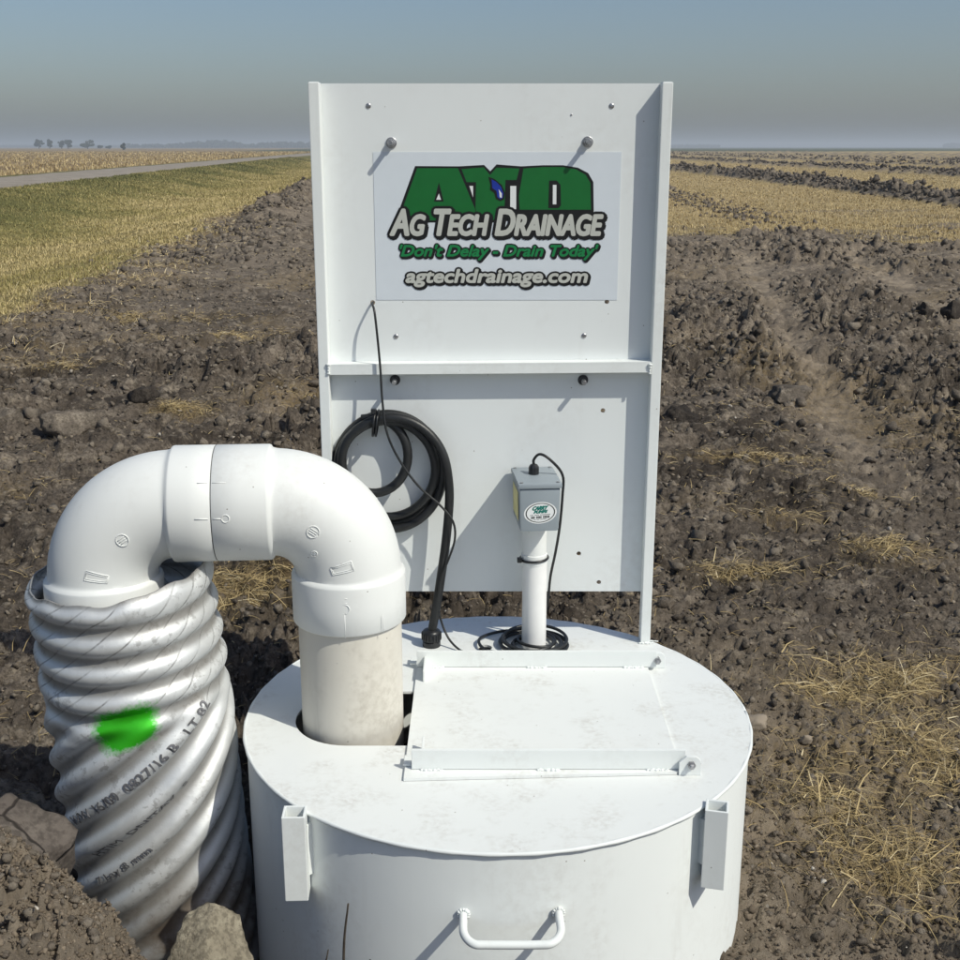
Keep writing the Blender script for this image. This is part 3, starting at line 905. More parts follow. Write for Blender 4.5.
path += spline([pb(449.0, 478, .053), pb(449.5, 500, .053), pb(446, 540, .053), pb(440.5, 580, .052), pb(436, 610, .052), Vector((-.121, 2.748, TANK_Z + .03)), Vector((-.121, 2.748, TANK_Z + .012))], 6)[1:]
# light smoothing of the joins
PV = [Vector(p_) for p_ in path]
for _ in range(6):
    PV = [PV[0]] + [(PV[i - 1] + PV[i] * 2 + PV[i + 1]) / 4 for i in range(1, len(PV) - 1)] + [PV[-1]]
bm = bmesh.new(); sweep(bm, PV, .0112, 12)
obj('cable_run', bm, M['black_rubber'], cable, True)
bm = bmesh.new()
lp = loop(387, 472, 53.5, 55, .012, .012, 0, 2 * PI, 60)
sweep(bm, lp, .0112, 12); obj('inner_turn', bm, M['black_rubber'], cable, True)
bm = bmesh.new()
lathe(bm, [(.0225, .0), (.0225, .012), (.020, .014), (.020, .016), (.0235, .017), (.0235, .036), (.020, .041), (.0125, .044)], (-.121, 2.748, TANK_Z + .0005), 20, close=True)
gl = obj('cable_gland', bm, M['black_plastic'], cable, True, sharp=35)
bm = bmesh.new()
for k in range(20):
    a = 2 * PI * k / 20
    bx(bm, -.121 + .0228, -.121 + .0252, 2.748 - .0014, 2.748 + .0014, TANK_Z + .0185, TANK_Z + .0355, Matrix.Rotation(a, 3, 'Z'), (-.121, 2.748, 0))
obj('grip_rib', bm, M['black_plastic'], gl)
for q in (374, 377):
    bm = bmesh.new()
    c0 = pb(q, 424, .032)
    sweep(bm, [c0 + Vector((.004 * math.sin(a), .030 * math.cos(a), .031 * math.sin(a))) for a in np.linspace(0, 2 * PI, 29)], .0028, 6, caps=False)
    obj('cable_tie', bm, M['black_plastic'], cable, True)
bm = bmesh.new(); c0 = pb(374, 411, .055); bx(bm, c0.x - .006, c0.x + .006, c0.y - .006, c0.y + .006, c0.z - .004, c0.z + .007); obj('tie_head', bm, M['black_plastic'], cable, bevel=.0015)

# thin wire hanging from a hole in the board
wire = spline([(-.252, BY + .003, 1.268), (-.252, BY - .012, 1.266), pb(375, 318, .036), pb(378.5, 345, .046), pb(381, 372, .049), pb(383, 400, .058), pb(388, 430, .072), pb(400, 456, .074), pb(419, 482, .074), pb(440, 501, .072),
               pb(453, 517, .076), pb(455, 535, .074), pb(449, 556, .070), pb(441.5, 575, .066), pb(438, 600, .060), Vector((-.098, 2.752, .49)), Vector((-.078, 2.735, .445)), Vector((-.050, 2.712, TANK_Z + .004)), Vector((-.030, 2.703, TANK_Z + .0033))], 8)
bm = bmesh.new(); sweep(bm, wire, .0028, 8)
w_ = obj('thin_wire', bm, M['black_rubber'], None, True)
tag(w_, 'thin black wire hanging from a hole in the board across the coiled cable', 'wire')

# ------------------------------------------------------------------ float post with junction box
PX, PY = .134, 2.742
fp = empty('junction_post', (PX, PY, TANK_Z), 'white plastic post carrying a grey junction box on the tank lid', 'post')
bm = bmesh.new(); lathe(bm, [(.0302, .0), (.0302, .222)], (PX, PY, TANK_Z + .0005), 36, close=True)
pp = obj('pipe', bm, M['pvc_bright'], fp, True, sharp=40)
bm = bmesh.new(); lathe(bm, [(.0318, .2225), (.0318, .246), (.0300, .2475), (.0300, .3325)], (PX - .002, PY, TANK_Z), 36, close=True)
obj('socket', bm, M['pvc'], fp, True, sharp=40)
bm = bmesh.new(); sweep(bm, [(PX - .002 + .0335 * math.cos(a), PY + .0335 * math.sin(a), TANK_Z + .234 + .002 * math.cos(a)) for a in np.linspace(0, 2 * PI, 33)], .0034, 8, caps=False)
tie = obj('cable_tie', bm, M['black_plastic'], fp, True)
bm = bmesh.new(); bx(bm, PX - .044, PX - .032, PY - .022, PY - .010, TANK_Z + .228, TANK_Z + .240); obj('tie_head', bm, M['black_plastic'], tie, bevel=.002)
BRZ = Matrix.Rotation(R(5), 3, 'Z'); BC = Vector((PX - .001, PY - .026, 0))
bw, bd = .0485, .075; bz0, bz1 = .753, .858
bm = bmesh.new(); vv = bx(bm, BC.x - bw, BC.x + bw, BC.y - bd, BC.y + bd, bz0, bz1)
for v in vv:
    if v.co.z < .8: v.co.x = BC.x + (v.co.x - BC.x) * .94; v.co.y = BC.y + (v.co.y - BC.y) * .97
    v.co = BC + BRZ @ (v.co - BC)
jb = obj('junction_box', bm, M['grey_plastic'], fp, True, bevel=.007, sharp=35)
bm = bmesh.new(); bx(bm, BC.x - bw - .003, BC.x + bw + .003, BC.y - bd - .003, BC.y + bd + .003, bz1 + .0005, bz1 + .0125, BRZ, BC)
bl = obj('box_lid', bm, M['grey_plastic'], jb, True, bevel=.004, sharp=35)
for sx in (-1, 1):
    for sy in (-1, 1):
        q = BC + BRZ @ Vector((sx * (bw - .006), sy * (bd - .008), 0))
        bm = bmesh.new(); lathe(bm, [(.0042, .0126), (.0042, .0142), (.003, .0148)], (q.x, q.y, bz1), 12, close=True); obj('lid_screw', bm, M['steel'], jb)
gq = BC + BRZ @ Vector((-.004, .012, 0))
bm = bmesh.new(); lathe(bm, [(.0125, .0127), (.0125, .027), (.0118, .031), (.0085, .036), (.0045, .0375)], (gq.x, gq.y, bz1), 10, close=True)
obj('cable_gland', bm, M['black_plastic'], jb, True, sharp=30)
# oval maker's label on the box front, yellow label on its side
def bf(X, Y, d):                     # label units -> tilted front face (unit circle)
    zc = .800; hh = .0265; z = zc - Y * hh
    tz = (z - bz0) / (bz1 - bz0)
    yy = -bd * (.97 + .03 * tz) - .0006 - d
    q = BC + BRZ @ Vector((X * .0385 + .001, yy, 0)); return (q.x, q.y, z + X * .002)
def disc(name, r0, mat, d):
    V = [bf(r0 * math.cos(a), r0 * math.sin(a), d) for a in np.linspace(0, 2 * PI, 49)[:-1]]
    bm = bmesh.new(); bm.faces.new([bm.verts.new(v) for v in V][::-1]); bmesh.ops.recalc_face_normals(bm, faces=bm.faces)
    f = list(bm.faces)[0]
    if f.normal.y > 0: f.normal_flip()
    return obj(name, bm, mat, jb)
disc('maker_label', 1.0, M['ink_white'], 0); disc('label_ring', .90, M['ink_black'], .0001); disc('label_face', .83, M['ink_white'], .0002)
lettering('label_text', 'CARRY', (-.46, -.62, .42, -.28), .3, .03, M['ink_teal'], jb, bf, .0004)
lettering('label_text', 'PUMPS', (-.36, -.22, .40, .02), .3, .03, M['ink_teal'], jb, bf, .0004)
for zz, a, b_, hgt in ((.18, -.62, .62, .03), (.40, -.56, .58, .11), (.60, -.38, .36, .025)):
    n = 14 if hgt > .1 else 18
    bm = bmesh.new(); w = (b_ - a) / n
    for k in range(n):
        if k in (3, 8): continue
        q = [bf(a + k * w, zz - hgt, .0004), bf(a + k * w + w * .72, zz - hgt, .0004), bf(a + k * w + w * .72, zz + hgt, .0004), bf(a + k * w, zz + hgt, .0004)]
        bm.faces.new([bm.verts.new(v) for v in q][::-1])
    obj('fine_print', bm, M['ink_black'], jb)
bm = bmesh.new()
P4 = [(-bw * .975 - .0012, -.055, .775), (-bw * .975 - .0012, .045, .775), (-bw - .0010, .045, .845), (-bw - .0010, -.055, .845)]
vs_ = []
for a, b_, c_ in P4:
    q = BC + BRZ @ Vector((a, b_, 0)); vs_.append(bm.verts.new((q.x, q.y, c_)))
bm.faces.new(vs_); bmesh.ops.recalc_face_normals(bm, faces=bm.faces); obj('warning_label', bm, M['label_yellow'], jb)

# thin cable: out of the gland, down beside the post and coiled round its foot
coil = empty('float_cable', (PX, PY, TANK_Z), 'thin black cable looping from the grey box and coiled round the post foot', 'cable')
run = [(gq.x, gq.y, bz1 + .034), (gq.x, gq.y, bz1 + .048), (gq.x + .014, gq.y - .004, bz1 + .062), (gq.x + .038, gq.y - .01, bz1 + .050), (PX + .062, PY - .02, bz1 + .012),
       (PX + .063, PY - .02, bz1 - .04), (PX + .058, PY - .015, bz1 - .12), (PX + .050, PY, bz1 - .19), (PX + .040, PY + .02, bz1 - .26), (PX + .034, PY + .035, bz1 - .34), (PX + .02, PY + .06, TANK_Z + .05)]
rr = random.Random(5)
turns = []
n_t = 7
for k in range(n_t * 16 + 1):
    a = PI / 2 - 2 * PI * k / 16
    q = k / 16
    rad = .062 + .020 * math.sin(q * 2.4) + .004 * math.sin(q * 5.1)
    turns.append((PX + rad * math.cos(a) * 1.06 + .003 * math.sin(q * 3), PY + rad * math.sin(a) * 1.0 + .004 * math.cos(q * 2), TANK_Z + .006 + .020 * (1 - abs(2 * (q / n_t) - 1)) * (.5 + .5 * math.sin(q * 3.7) ** 2)))
tail = [(PX - .03, PY + .09, TANK_Z + .006), (PX - .09, PY + .075, TANK_Z + .007), (PX - .135, PY + .02, TANK_Z + .012), (PX - .125, PY - .035, TANK_Z + .010), (PX - .08, PY - .058, TANK_Z + .007), (PX - .03, PY - .075, TANK_Z + .006)]
bm = bmesh.new(); sweep(bm, spline(run, 6), .0034, 8); obj('rising_length', bm, M['black_rubber'], coil, True)
bm = bmesh.new(); sweep(bm, spline(turns, 3), .0040, 8); obj('coil_turns', bm, M['black_rubber'], coil, True)
bm = bmesh.new(); sweep(bm, spline([turns[0]] + tail, 8), .0040, 8); obj('loose_turn', bm, M['black_rubber'], coil, True)

# ------------------------------------------------------------------ PVC discharge pipe
dp = empty('discharge_pipe', (RISER[0], RISER[1], TANK_Z), 'white plastic pipe with two elbows arching from the tank to the corrugated pipe', 'pipe')
TZ = .915; LX, LY2, LZ = -.775, 2.312, .919
ax = Vector((LX - RISER[0], LY2 - RISER[1], LZ - TZ)); run_len = ax.length; ax.normalize()
rt = Vector((RISER[0], RISER[1], TZ)); lf = Vector((LX, LY2, LZ))
bm = bmesh.new(); lathe(bm, [(.1095, -.55), (.1095, .300)], (RISER[0], RISER[1], TANK_Z - .06), 64, close=True)
obj('riser', bm, M['pvc_old'], dp, True, sharp=40)
BR = .150
def elbow_path(corner, d_h, d_v, hub_h, hub_v):
    """from the mouth of the horizontal hub round to the mouth of the vertical hub; returns (points, radii)"""
    P = []; rad = []
    ro, rb = .1195, .1105
    a = corner + d_h * BR; b_ = corner + d_v * BR
    def add(p_, r_): P.append(p_); rad.append(r_)
    add(a + d_h * (hub_h - .0003), ro - .0012); add(a + d_h * (hub_h - .0016), ro); add(a + d_h * .5 * hub_h, ro); add(a + d_h * .006, ro); add(a + d_h * .002, ro - .0010); add(a - d_h * .002, rb + .0022); add(a - d_h * .006, rb + .0002)
    c_ = corner + (d_h + d_v) * BR
    for k in range(1, 28):
        t = k / 28 * PI / 2
        add(c_ - d_v * BR * math.cos(t) - d_h * BR * math.sin(t), rb)
    add(b_ - d_v * .006, rb + .0002); add(b_ - d_v * .002, rb + .0022); add(b_ + d_v * .002, ro - .0010); add(b_ + d_v * .006, ro); add(b_ + d_v * .5 * hub_v, ro); add(b_ + d_v * (hub_v - .004), ro); add(b_ + d_v * (hub_v - .0015), ro - .0025); add(b_ + d_v * (hub_v - .001), .109)
    return P, rad
dn = Vector((0, 0, -1))
seam_pt = rt + ax * (run_len * .525)
hub_r = (seam_pt - rt).length - BR - .0006; hub_l = run_len - (seam_pt - rt).length - BR - .0006
parts = []
dvl = Vector((.03, -.03, -1)).normalized(); dvl = (dvl - ax * dvl.dot(ax)).normalized()
for corner, dh, dv, hh_, hv in ((rt, ax, dn, hub_r, .108), (lf, -ax, dvl, hub_l, .10)):
    P, rad = elbow_path(corner, dh, dv, hh_, hv)
    bm = bmesh.new(); sweep(bm, P, rad, 72, caps=False)
    bmesh.ops.recalc_face_normals(bm, faces=bm.faces)
    parts.append((obj('elbow', bm, M['pvc'], dp, True, sharp=60), corner, dh, dv, hh_, hv))
bm = bmesh.new(); sweep(bm, [seam_pt - ax * .003, seam_pt + ax * .003], .1172, 64, caps=False); obj('joint_seam', bm, M['pvc_seam'], dp, True)
# moulded marks: raised thin lines on the camera side of the fittings
def relief(parent, pts, r=.0011, closed=False):
    bm = bmesh.new()
    if closed: pts = pts + [pts[0]]
    sweep(bm, pts, r, 6); return obj('moulded_mark', bm, M['pvc'], parent, True)
def on_hub(e, s, a, rr_=.1197):      # s along horizontal hub from bend, a = angle from camera side up
    o_, corner, dh, dv, hh_, hv = e
    c_ = corner + dh * (BR + s); f = Vector((dh.y, -dh.x, 0)).normalized()
    if f.y > 0: f = -f
    upv = Vector((0, 0, 1)); return c_ + (f * math.cos(a) + upv * math.sin(a)) * rr_
def on_bend(e, t, a, rr_=.1108):
    o_, corner, dh, dv, hh_, hv = e
    cc = corner + (dh + dv) * BR; rad_dir = (-dv * math.cos(t) - dh * math.sin(t)).normalized()
    f = Vector((dh.y, -dh.x, 0)).normalized()
    if f.y > 0: f = -f
    return cc + rad_dir * BR + (f * math.cos(a) + rad_dir * math.sin(a)) * rr_
def on_vhub(e, s, a, rr_=.1197):
    o_, corner, dh, dv, hh_, hv = e
    c_ = corner + dv * (BR + s); f = Vector((dh.y, -dh.x, 0)).normalized()
    if f.y > 0: f = -f
    return c_ + (f * math.cos(a) + Vector((1, 0, 0)) * math.sin(a)) * rr_
eR, eL = parts
relief(eR[0], [on_hub(eR, eR[4] - .028 + .0075 * math.cos(q), .02 + .065 * math.sin(q)) for q in np.linspace(0, 2 * PI, 19)])
relief(eR[0], [on_hub(eR, eR[4] - .0205, .02), on_hub(eR, eR[4] - .004, .02)])
relief(eR[0], [on_hub(eR, eR[4] - .030, .62), on_hub(eR, eR[4] - .004, .62)], .0008)
relief(eL[0], [on_hub(eL, eL[4] - .030, .02), on_hub(eL, eL[4] - .004, .02)])
relief(eL[0], [on_hub(eL, eL[4] - .024, .62), on_hub(eL, eL[4] - .004, .62)], .0008)
for e, t0, a0 in ((eL, .66, -.10), (eR, .62, -.05), (eR, .88, -.38)):
    sz = .085 if a0 > -.3 else .05
    relief(e[0], [on_bend(e, t0 + sz * math.cos(q), a0 + 1.35 * sz * math.sin(q)) for q in np.linspace(0, 2 * PI, 21)])
    for k in (-.5, 0, .5): relief(e[0], [on_bend(e, t0 + sz * .7 * q, a0 + k * sz) for q in (-1, -.4, .3, 1)], .0009)
for e, t0 in ((eL, 1.33), (eR, 1.30)):
    a0 = -.05
    for qq in (1.0, .62):
        relief(e[0], [on_bend(e, t0 + qq * .062 * u_, a0 + (.20 - .05 * (1 - qq)) * v_) for u_, v_ in ((-1, -1), (-1, -.3), (-1, .4), (-1, 1), (1, 1), (1, .4), (1, -.3), (1, -1), (-1, -1))], .0012 if qq == 1 else .0009)
relief(eR[0], [on_vhub(eR, .045 + .010 * math.cos(q), -.07 + .085 * math.sin(q)) for q in np.linspace(0, 2 * PI, 19)])
relief(eR[0], [on_vhub(eR, .056, -.07), on_vhub(eR, .108, -.07)])
relief(eR[0], [on_vhub(eR, .066, .62), on_vhub(eR, .106, .62)], .0008)
relief(eR[0], [on_vhub(eR, .022, -.13), on_vhub(eR, .022, -.02)], .0009); relief(eR[0], [on_vhub(eR, .032, -.13), on_vhub(eR, .032, -.02)], .0009)

# ------------------------------------------------------------------ corrugated metal pipe
cp = empty('corrugated_pipe', (-.70, 2.40, 0), 'galvanised corrugated metal pipe with green spray mark standing in a pit', 'pipe')
CT = Vector((-.742, 2.305, .785)); CB = Vector((-.690, 2.375, -.55))
cax = (CB - CT); CL = cax.length; cax.normalize()
PITCH = .068; CR = .187; AMP = .0082; STARTS = 10
e1 = Vector((0, -1, 0)); e1 = (e1 - cax * e1.dot(cax)).normalized(); e2 = Vector((1, 0, 0)); e2 = (e2 - cax * e2.dot(cax) - e1 * e2.dot(e1)).normalized()
tanA = STARTS * PITCH / math.sqrt((2 * PI * CR) ** 2 - (STARTS * PITCH) ** 2); PZ = STARTS and (2 * PI * CR * tanA / STARTS)
def corr(th, s):
    """th = angle (0 faces the camera, + to the right), s = distance below the rim; returns the radius and masks"""
    w = ss(.235, .315, s)
    ph_a = 2 * PI * (s - .026) / .064
    ph_h = 2 * PI * (s / PZ) + STARTS * th + .6
    prof = lambda ph: np.tanh(np.cos(ph) * .9 + .05) / np.tanh(.9)
    a = prof(ph_a); h_ = prof(ph_h)
    v = (1 - w) * a + w * h_
    r_ = CR + AMP * v * (.82 + .25 * w) + .0045 * np.sin(th * 2 + 1.0) * (1 - ss(0, .25, s)) + .002 * np.sin(3 * th + s * 9)
    # remnant lock seams of the strip crossing the rerolled end
    lock = np.abs(((th * STARTS + 2 * PI * (s / PZ) + .3) / PI) % 1 - .5) * 2
    seam = (1 - .85 * w)
    r_ = r_ - .0012 * ss(.8, .95, lock) * (1 - w)
    return r_, v, seam, w
NT, NS = 240, 330
th = np.linspace(-PI, PI, NT + 1)[:-1]; s_ = np.linspace(0, 1, NS) ** 1.0 * CL
TH, SS_ = np.meshgrid(th, s_)
rim_drop = -.012 * np.sin(TH) + .004 * np.sin(5 * TH + 1) + .0025 * np.sin(13 * TH)          # the cut end is not quite true
SE = SS_ + rim_drop * (1 - ss(0, .05, SS_))
rad, prof_v, seam, w_h = corr(TH, SS_)
def cpos(TH, SE, rad):
    return (np.array(CT)[None, None] + SE[..., None] * np.array(cax) + (rad * np.cos(TH))[..., None] * np.array(e1) + (rad * np.sin(TH))[..., None] * np.array(e2))
Pout = cpos(TH, SE, rad); Pin = cpos(TH, SE, rad - .003)
V = np.concatenate([Pout.reshape(-1, 3), Pin.reshape(-1, 3), Pout[0], Pin[0]])
ii = np.arange(NT * NS).reshape(NS, NT); jj = np.roll(ii, -1, 1)
q1 = np.stack([ii[:-1], ii[1:], jj[1:], jj[:-1]], -1).reshape(-1, 4)
q2 = q1[:, ::-1] + NT * NS
q3 = np.stack([ii[0], jj[0], jj[0] + NT, ii[0] + NT], -1) + 2 * NT * NS
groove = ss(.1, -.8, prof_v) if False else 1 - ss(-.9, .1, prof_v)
spray = ss(.30, .14, np.abs(TH + .16)) if False else (1 - ss(.12, .50, np.abs(TH - .16))) * (1 - ss(.012, .072, np.abs(SS_ - .272 + .03 * TH)))
mud = ss(.62, .80, SS_ + .03 * np.sin(TH * 3))
two = lambda a: np.concatenate([a.ravel(), a.ravel(), a[0], a[0]])
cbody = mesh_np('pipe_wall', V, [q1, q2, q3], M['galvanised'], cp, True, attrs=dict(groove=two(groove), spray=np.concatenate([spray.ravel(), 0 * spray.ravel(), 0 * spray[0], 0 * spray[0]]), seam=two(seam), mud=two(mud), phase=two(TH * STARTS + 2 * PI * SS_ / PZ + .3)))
# stencilled lettering along the helix
def cylmap(s0, th0, slope):
    def f(X, Y, d):
        # X runs along the helix (metres), Y down across it
        ca, sa = math.cos(slope), math.sin(slope)
        arc = X * ca + Y * sa; dn_ = -X * sa + Y * ca
        t_a = th0 + arc / CR; s = s0 + dn_
        r_ = float(corr(np.array([t_a]), np.array([s]))[0][0]) + .0006 + d
        q = CT + cax * s + e1 * (r_ * math.cos(t_a)) + e2 * (r_ * math.sin(t_a))
        return (q.x, q.y, q.z)
    return f
hel = math.atan(tanA)
def crest(n, th0): return PZ * (n - (.6 + STARTS * th0) / (2 * PI))
def near_crest(s0, th0): return crest(round(s0 / PZ + (.6 + STARTS * th0) / (2 * PI)), th0)
for body, s0, th0, ln, hh_, fat_ in (('WW 16/09  0827/16 B   LT 82', .535, -.66, .40, .0105, .0006), ("HTIM  DNITAV  S", .575, -.42, .26, .007, .0004), ('7 Lay 8 mm', .665, -.42, .15, .010, .0004)):
    so = near_crest(s0, th0) + (.020 if body[0] == 'H' else 0)
    lettering('stencil_text', body, (0, -hh_, ln, hh_), -.1, fat_, M['stencil'], cp, cylmap(so, th0, hel), .0024, step=1e-6, ndir=4)

# ------------------------------------------------------------------ loose soil, stones, straw, grass
def ico(sub):
    bm = bmesh.new(); bmesh.ops.create_icosphere(bm, subdivisions=sub, radius=1.0)
    bm.verts.ensure_lookup_table()
    V = np.array([v.co[:] for v in bm.verts]); F = np.array([[v.index for v in f.verts] for f in bm.faces]); bm.free()
    return V, F

def n3(P, f, s):                     # cheap 3-D noise from three planar ones
    return (fbm(P[:, 0] * f + 3.1 * s, P[:, 1] * f, s, 3) + fbm(P[:, 1] * f + 1.7, P[:, 2] * f + s, s + 5, 3) + fbm(P[:, 2] * f, P[:, 0] * f + 7.7, s + 9, 3)) / 1.7

def clod_shape(sub, seed, cuts=7, nz=.22):
    r = np.random.default_rng(seed)
    V, F = ico(sub)
    V = V * (1 + nz * n3(V, 1.3, seed)[:, None])
    for _ in range(cuts):            # planar fractures
        n = r.normal(size=3); n /= np.linalg.norm(n); d = r.uniform(.45, .8)
        k = V @ n - d
        V = V - np.maximum(k, 0)[:, None] * n[None, :] * r.uniform(.85, 1)
    V = V * (1 + nz * .6 * n3(V, 3.5, seed + 50)[:, None]) + r.normal(0, .05, V.shape) * (sub < 3)
    return V * np.array([1, r.uniform(.7, 1), r.uniform(.5, .8)]), F

def rot_rand(n, r, tilt=1.0):
    a = r.uniform(0, 2 * PI, n); b_ = r.normal(0, .5 * tilt, n); c_ = r.normal(0, .5 * tilt, n)
    ca, sa, cb, sb, cc, s_c = np.cos(a), np.sin(a), np.cos(b_), np.sin(b_), np.cos(c_), np.sin(c_)
    M_ = np.zeros((n, 3, 3))
    M_[:, 0, 0] = ca * cb; M_[:, 0, 1] = ca * sb * s_c - sa * cc; M_[:, 0, 2] = ca * sb * cc + sa * s_c
    M_[:, 1, 0] = sa * cb; M_[:, 1, 1] = sa * sb * s_c + ca * cc; M_[:, 1, 2] = sa * sb * cc - ca * s_c
    M_[:, 2, 0] = -sb; M_[:, 2, 1] = cb * s_c; M_[:, 2, 2] = cb * cc
    return M_

def free_spot(x, y, pad=.03):
    return (np.hypot(x - TANK[0], y - TANK[1]) > TANK_R + pad) & (np.hypot(x - PIPE_C[0], y - PIPE_C[1] - .02) > .20 + pad)

def scatter(name, shapes, x, y, size, mat, sink=.25, tint=None, zoff=0, smooth=False, r=rng):
    n = len(x)
    z = H(x, y) + size * (.6 - sink) * .6 + zoff
    kinds = r.integers(0, len(shapes), n); Rm = rot_rand(n, r)
    Vs, Fs, Ts = [], [], []; base = 0
    tint = r.uniform(0, 1, n) if tint is None else tint
    for k, (V0, F0) in enumerate(shapes):
        sel = np.where(kinds == k)[0]
        if not len(sel): continue
        P = np.einsum('nij,vj->nvi', Rm[sel], V0) * size[sel][:, None, None] + np.stack([x[sel], y[sel], z[sel]], 1)[:, None, :]
        Vs.append(P.reshape(-1, 3)); Ts.append(np.repeat(tint[sel], len(V0)))
        Fs.append((F0[None] + base + (np.arange(len(sel)) * len(V0))[:, None, None]).reshape(-1, F0.shape[1])); base += len(sel) * len(V0)
    o = mesh_np(name, np.concatenate(Vs), np.concatenate(Fs), mat, smooth=smooth, attrs=dict(tint=np.concatenate(Ts)))
    return tag(o, kind='stuff')

def field_pts(n, y0, y1, wid=.50, pw=1.0):
    yy = np.exp(rng.uniform(math.log(y0), math.log(y1), n)) if pw == 1 else y0 + (y1 - y0) * rng.uniform(0, 1, n) ** pw
    xx = rng.uniform(-1, 1, n) * (wid * yy + .35)
    return xx, yy

C1 = [clod_shape(1, 100 + k, 12, .6) for k in range(14)]
C2 = [clod_shape(2, 200 + k, 8, .26) for k in range(6)]
C0 = [clod_shape(0, 300 + k, 5, .8) for k in range(16)]
def soil_ok(x, y):
    return (edge_x(y) - x < .1) & free_spot(x, y) & (track_mask(x, y) < .3 + .6 * rng.uniform(0, 1, len(x)))
def rough_at(x, y):
    return .35 + .75 * ss(-.25, .35, fbm(x * .55, y * .55, 14, 3))

# clods over the bare soil
for nm, cnt, kk, lo_, hi_, shp, lab in (('soil_crumbs', 46000, .0017, .004, .0060, C0, 'small crumbs of dark soil strewn over the bare ground'), ('soil_clods', 8000, .0038, .010, .020, C1, 'broken clods of dark soil strewn over the bare ground')):
    x, y = field_pts(cnt, 2.0, 25)
    size = kk * y * (1 - rng.uniform(0, 1, len(x))) ** -.42
    size = np.clip(size, lo_, hi_ * np.sqrt(y) + .012) * rng.uniform(.6, 1.1, len(x))
    dT_ = np.hypot(x - TANK[0], y - TANK[1])
    keep = soil_ok(x, y) & (rng.uniform(0, 1, len(x)) < rough_at(x, y) * (1 - .8 * stubble_mask(x, y))) & ((dT_ > 1.5) | (size < .02))
    keep &= ~((nm == 'soil_clods') & (x < -1.2) & (y > 8) & (rng.uniform(0, 1, len(x)) < .6))
    x, y, size = x[keep], y[keep], size[keep]
    tag(scatter(nm, shp, x, y, size, M['clod'], .50, tint=rng.uniform(0, 1, len(x)) ** 1.6), lab, 'soil clods')
x = rng.normal(-.84, .22, 1500); y = rng.normal(1.76, .17, 1500); size = np.clip(.006 * (1 - rng.uniform(0, 1, 1500)) ** -.5, .004, .015)
keep = free_spot(x, y, .02) & (y > 1.25)
tag(scatter('heap_clods', C1, x[keep], y[keep], size[keep], M['clod'], .45, tint=rng.uniform(0, 1, keep.sum())), 'crumbly angular clods on the heap before the corrugated pipe', 'soil clods')
# larger rough lumps in the heaps
x, y = field_pts(700, 4.2, 20)
size = rng.uniform(.025, .065, len(x)) * (.6 + y * .05)
keep = soil_ok(x, y) & (rng.uniform(0, 1, len(x)) < (rough_at(x, y) - .3) * (1 - stubble_mask(x, y)))
tag(scatter('soil_lumps', C2, x[keep], y[keep], size[keep], M['clod'], .45, tint=rng.uniform(0, .5, keep.sum())), 'larger dark lumps of turned soil', 'soil lumps')
# spoil on the ridges
xs, ysl, ss_ = [], [], []
for k, (rx, h, w) in enumerate(RIDGES[:4]):
    n = (2600, 1500, 700, 400)[k]
    yy = np.exp(rng.uniform(math.log((26, 52, 78, 104)[k]), math.log((120, 260, 340, 420)[k]), n))
    wob = .5 * fbm(yy * .05, yy * 0 + k, 60 + k, 3)
    xs.append(rx + wob + rng.normal(0, w * .55, n)); ysl.append(yy); ss_.append(rng.uniform(.05, .17, n) * (1 + .25 * k))
n = 1500
yy = rng.uniform(17, 60, n); xs.append(-4.35 - .075 * (yy - 20) + rng.normal(0, .5, n)); ysl.append(yy); ss_.append(rng.uniform(.03, .10, n))
n = 420
yy = rng.uniform(26, 46, n); xs.append(6.6 + .02 * (yy - 30) + rng.normal(0, .45, n)); ysl.append(yy); ss_.append(rng.uniform(.03, .10, n))
tag(scatter('spoil_clods', C1, np.concatenate(xs), np.concatenate(ysl), np.concatenate(ss_), M['clod'], .3, tint=rng.uniform(0, .35, sum(map(len, xs)))), 'dark clods heaped in long spoil ridges across the stubble', 'soil clods')
# pebbles and crumbs round the tank and on the heap
x = np.concatenate([rng.uniform(-1.6, 2.2, 15000), rng.normal(-.8, .22, 15000), rng.normal(.8, .25, 7000)])
y = np.concatenate([1.3 + 3.4 * rng.uniform(0, 1, 15000) ** 1.3, rng.normal(1.78, .16, 15000), rng.normal(2.3, .35, 7000)])
size = .0019 * (1 - rng.uniform(0, 1, len(x))) ** -.45
size = np.clip(size, .0016, np.where(x < 0, .0065, .011))
keep = free_spot(x, y, .004) & (y > 1.2)
x, y, size = x[keep], y[keep], size[keep]
tag(scatter('pebbles', C0, x, y, size, M['pebble'], .3, tint=np.clip(rng.beta(1.6, 2.2, len(x)) * .8 + .35 * (rng.uniform(0, 1, len(x)) > .95), 0, 1)), 'small stones and soil crumbs round the tank', 'pebbles')
x, y = field_pts(2600, 3, 14); keep = soil_ok(x, y); x, y = x[keep], y[keep]
tag(scatter('pebbles', C0, x, y, np.clip(.0022 * y * rng.uniform(.5, 1.3, len(x)), .004, .02), M['pebble'], .3, tint=np.clip(rng.beta(2, 2.2, len(x)), 0, 1)), 'pale pebbles scattered over the dark soil', 'pebbles')

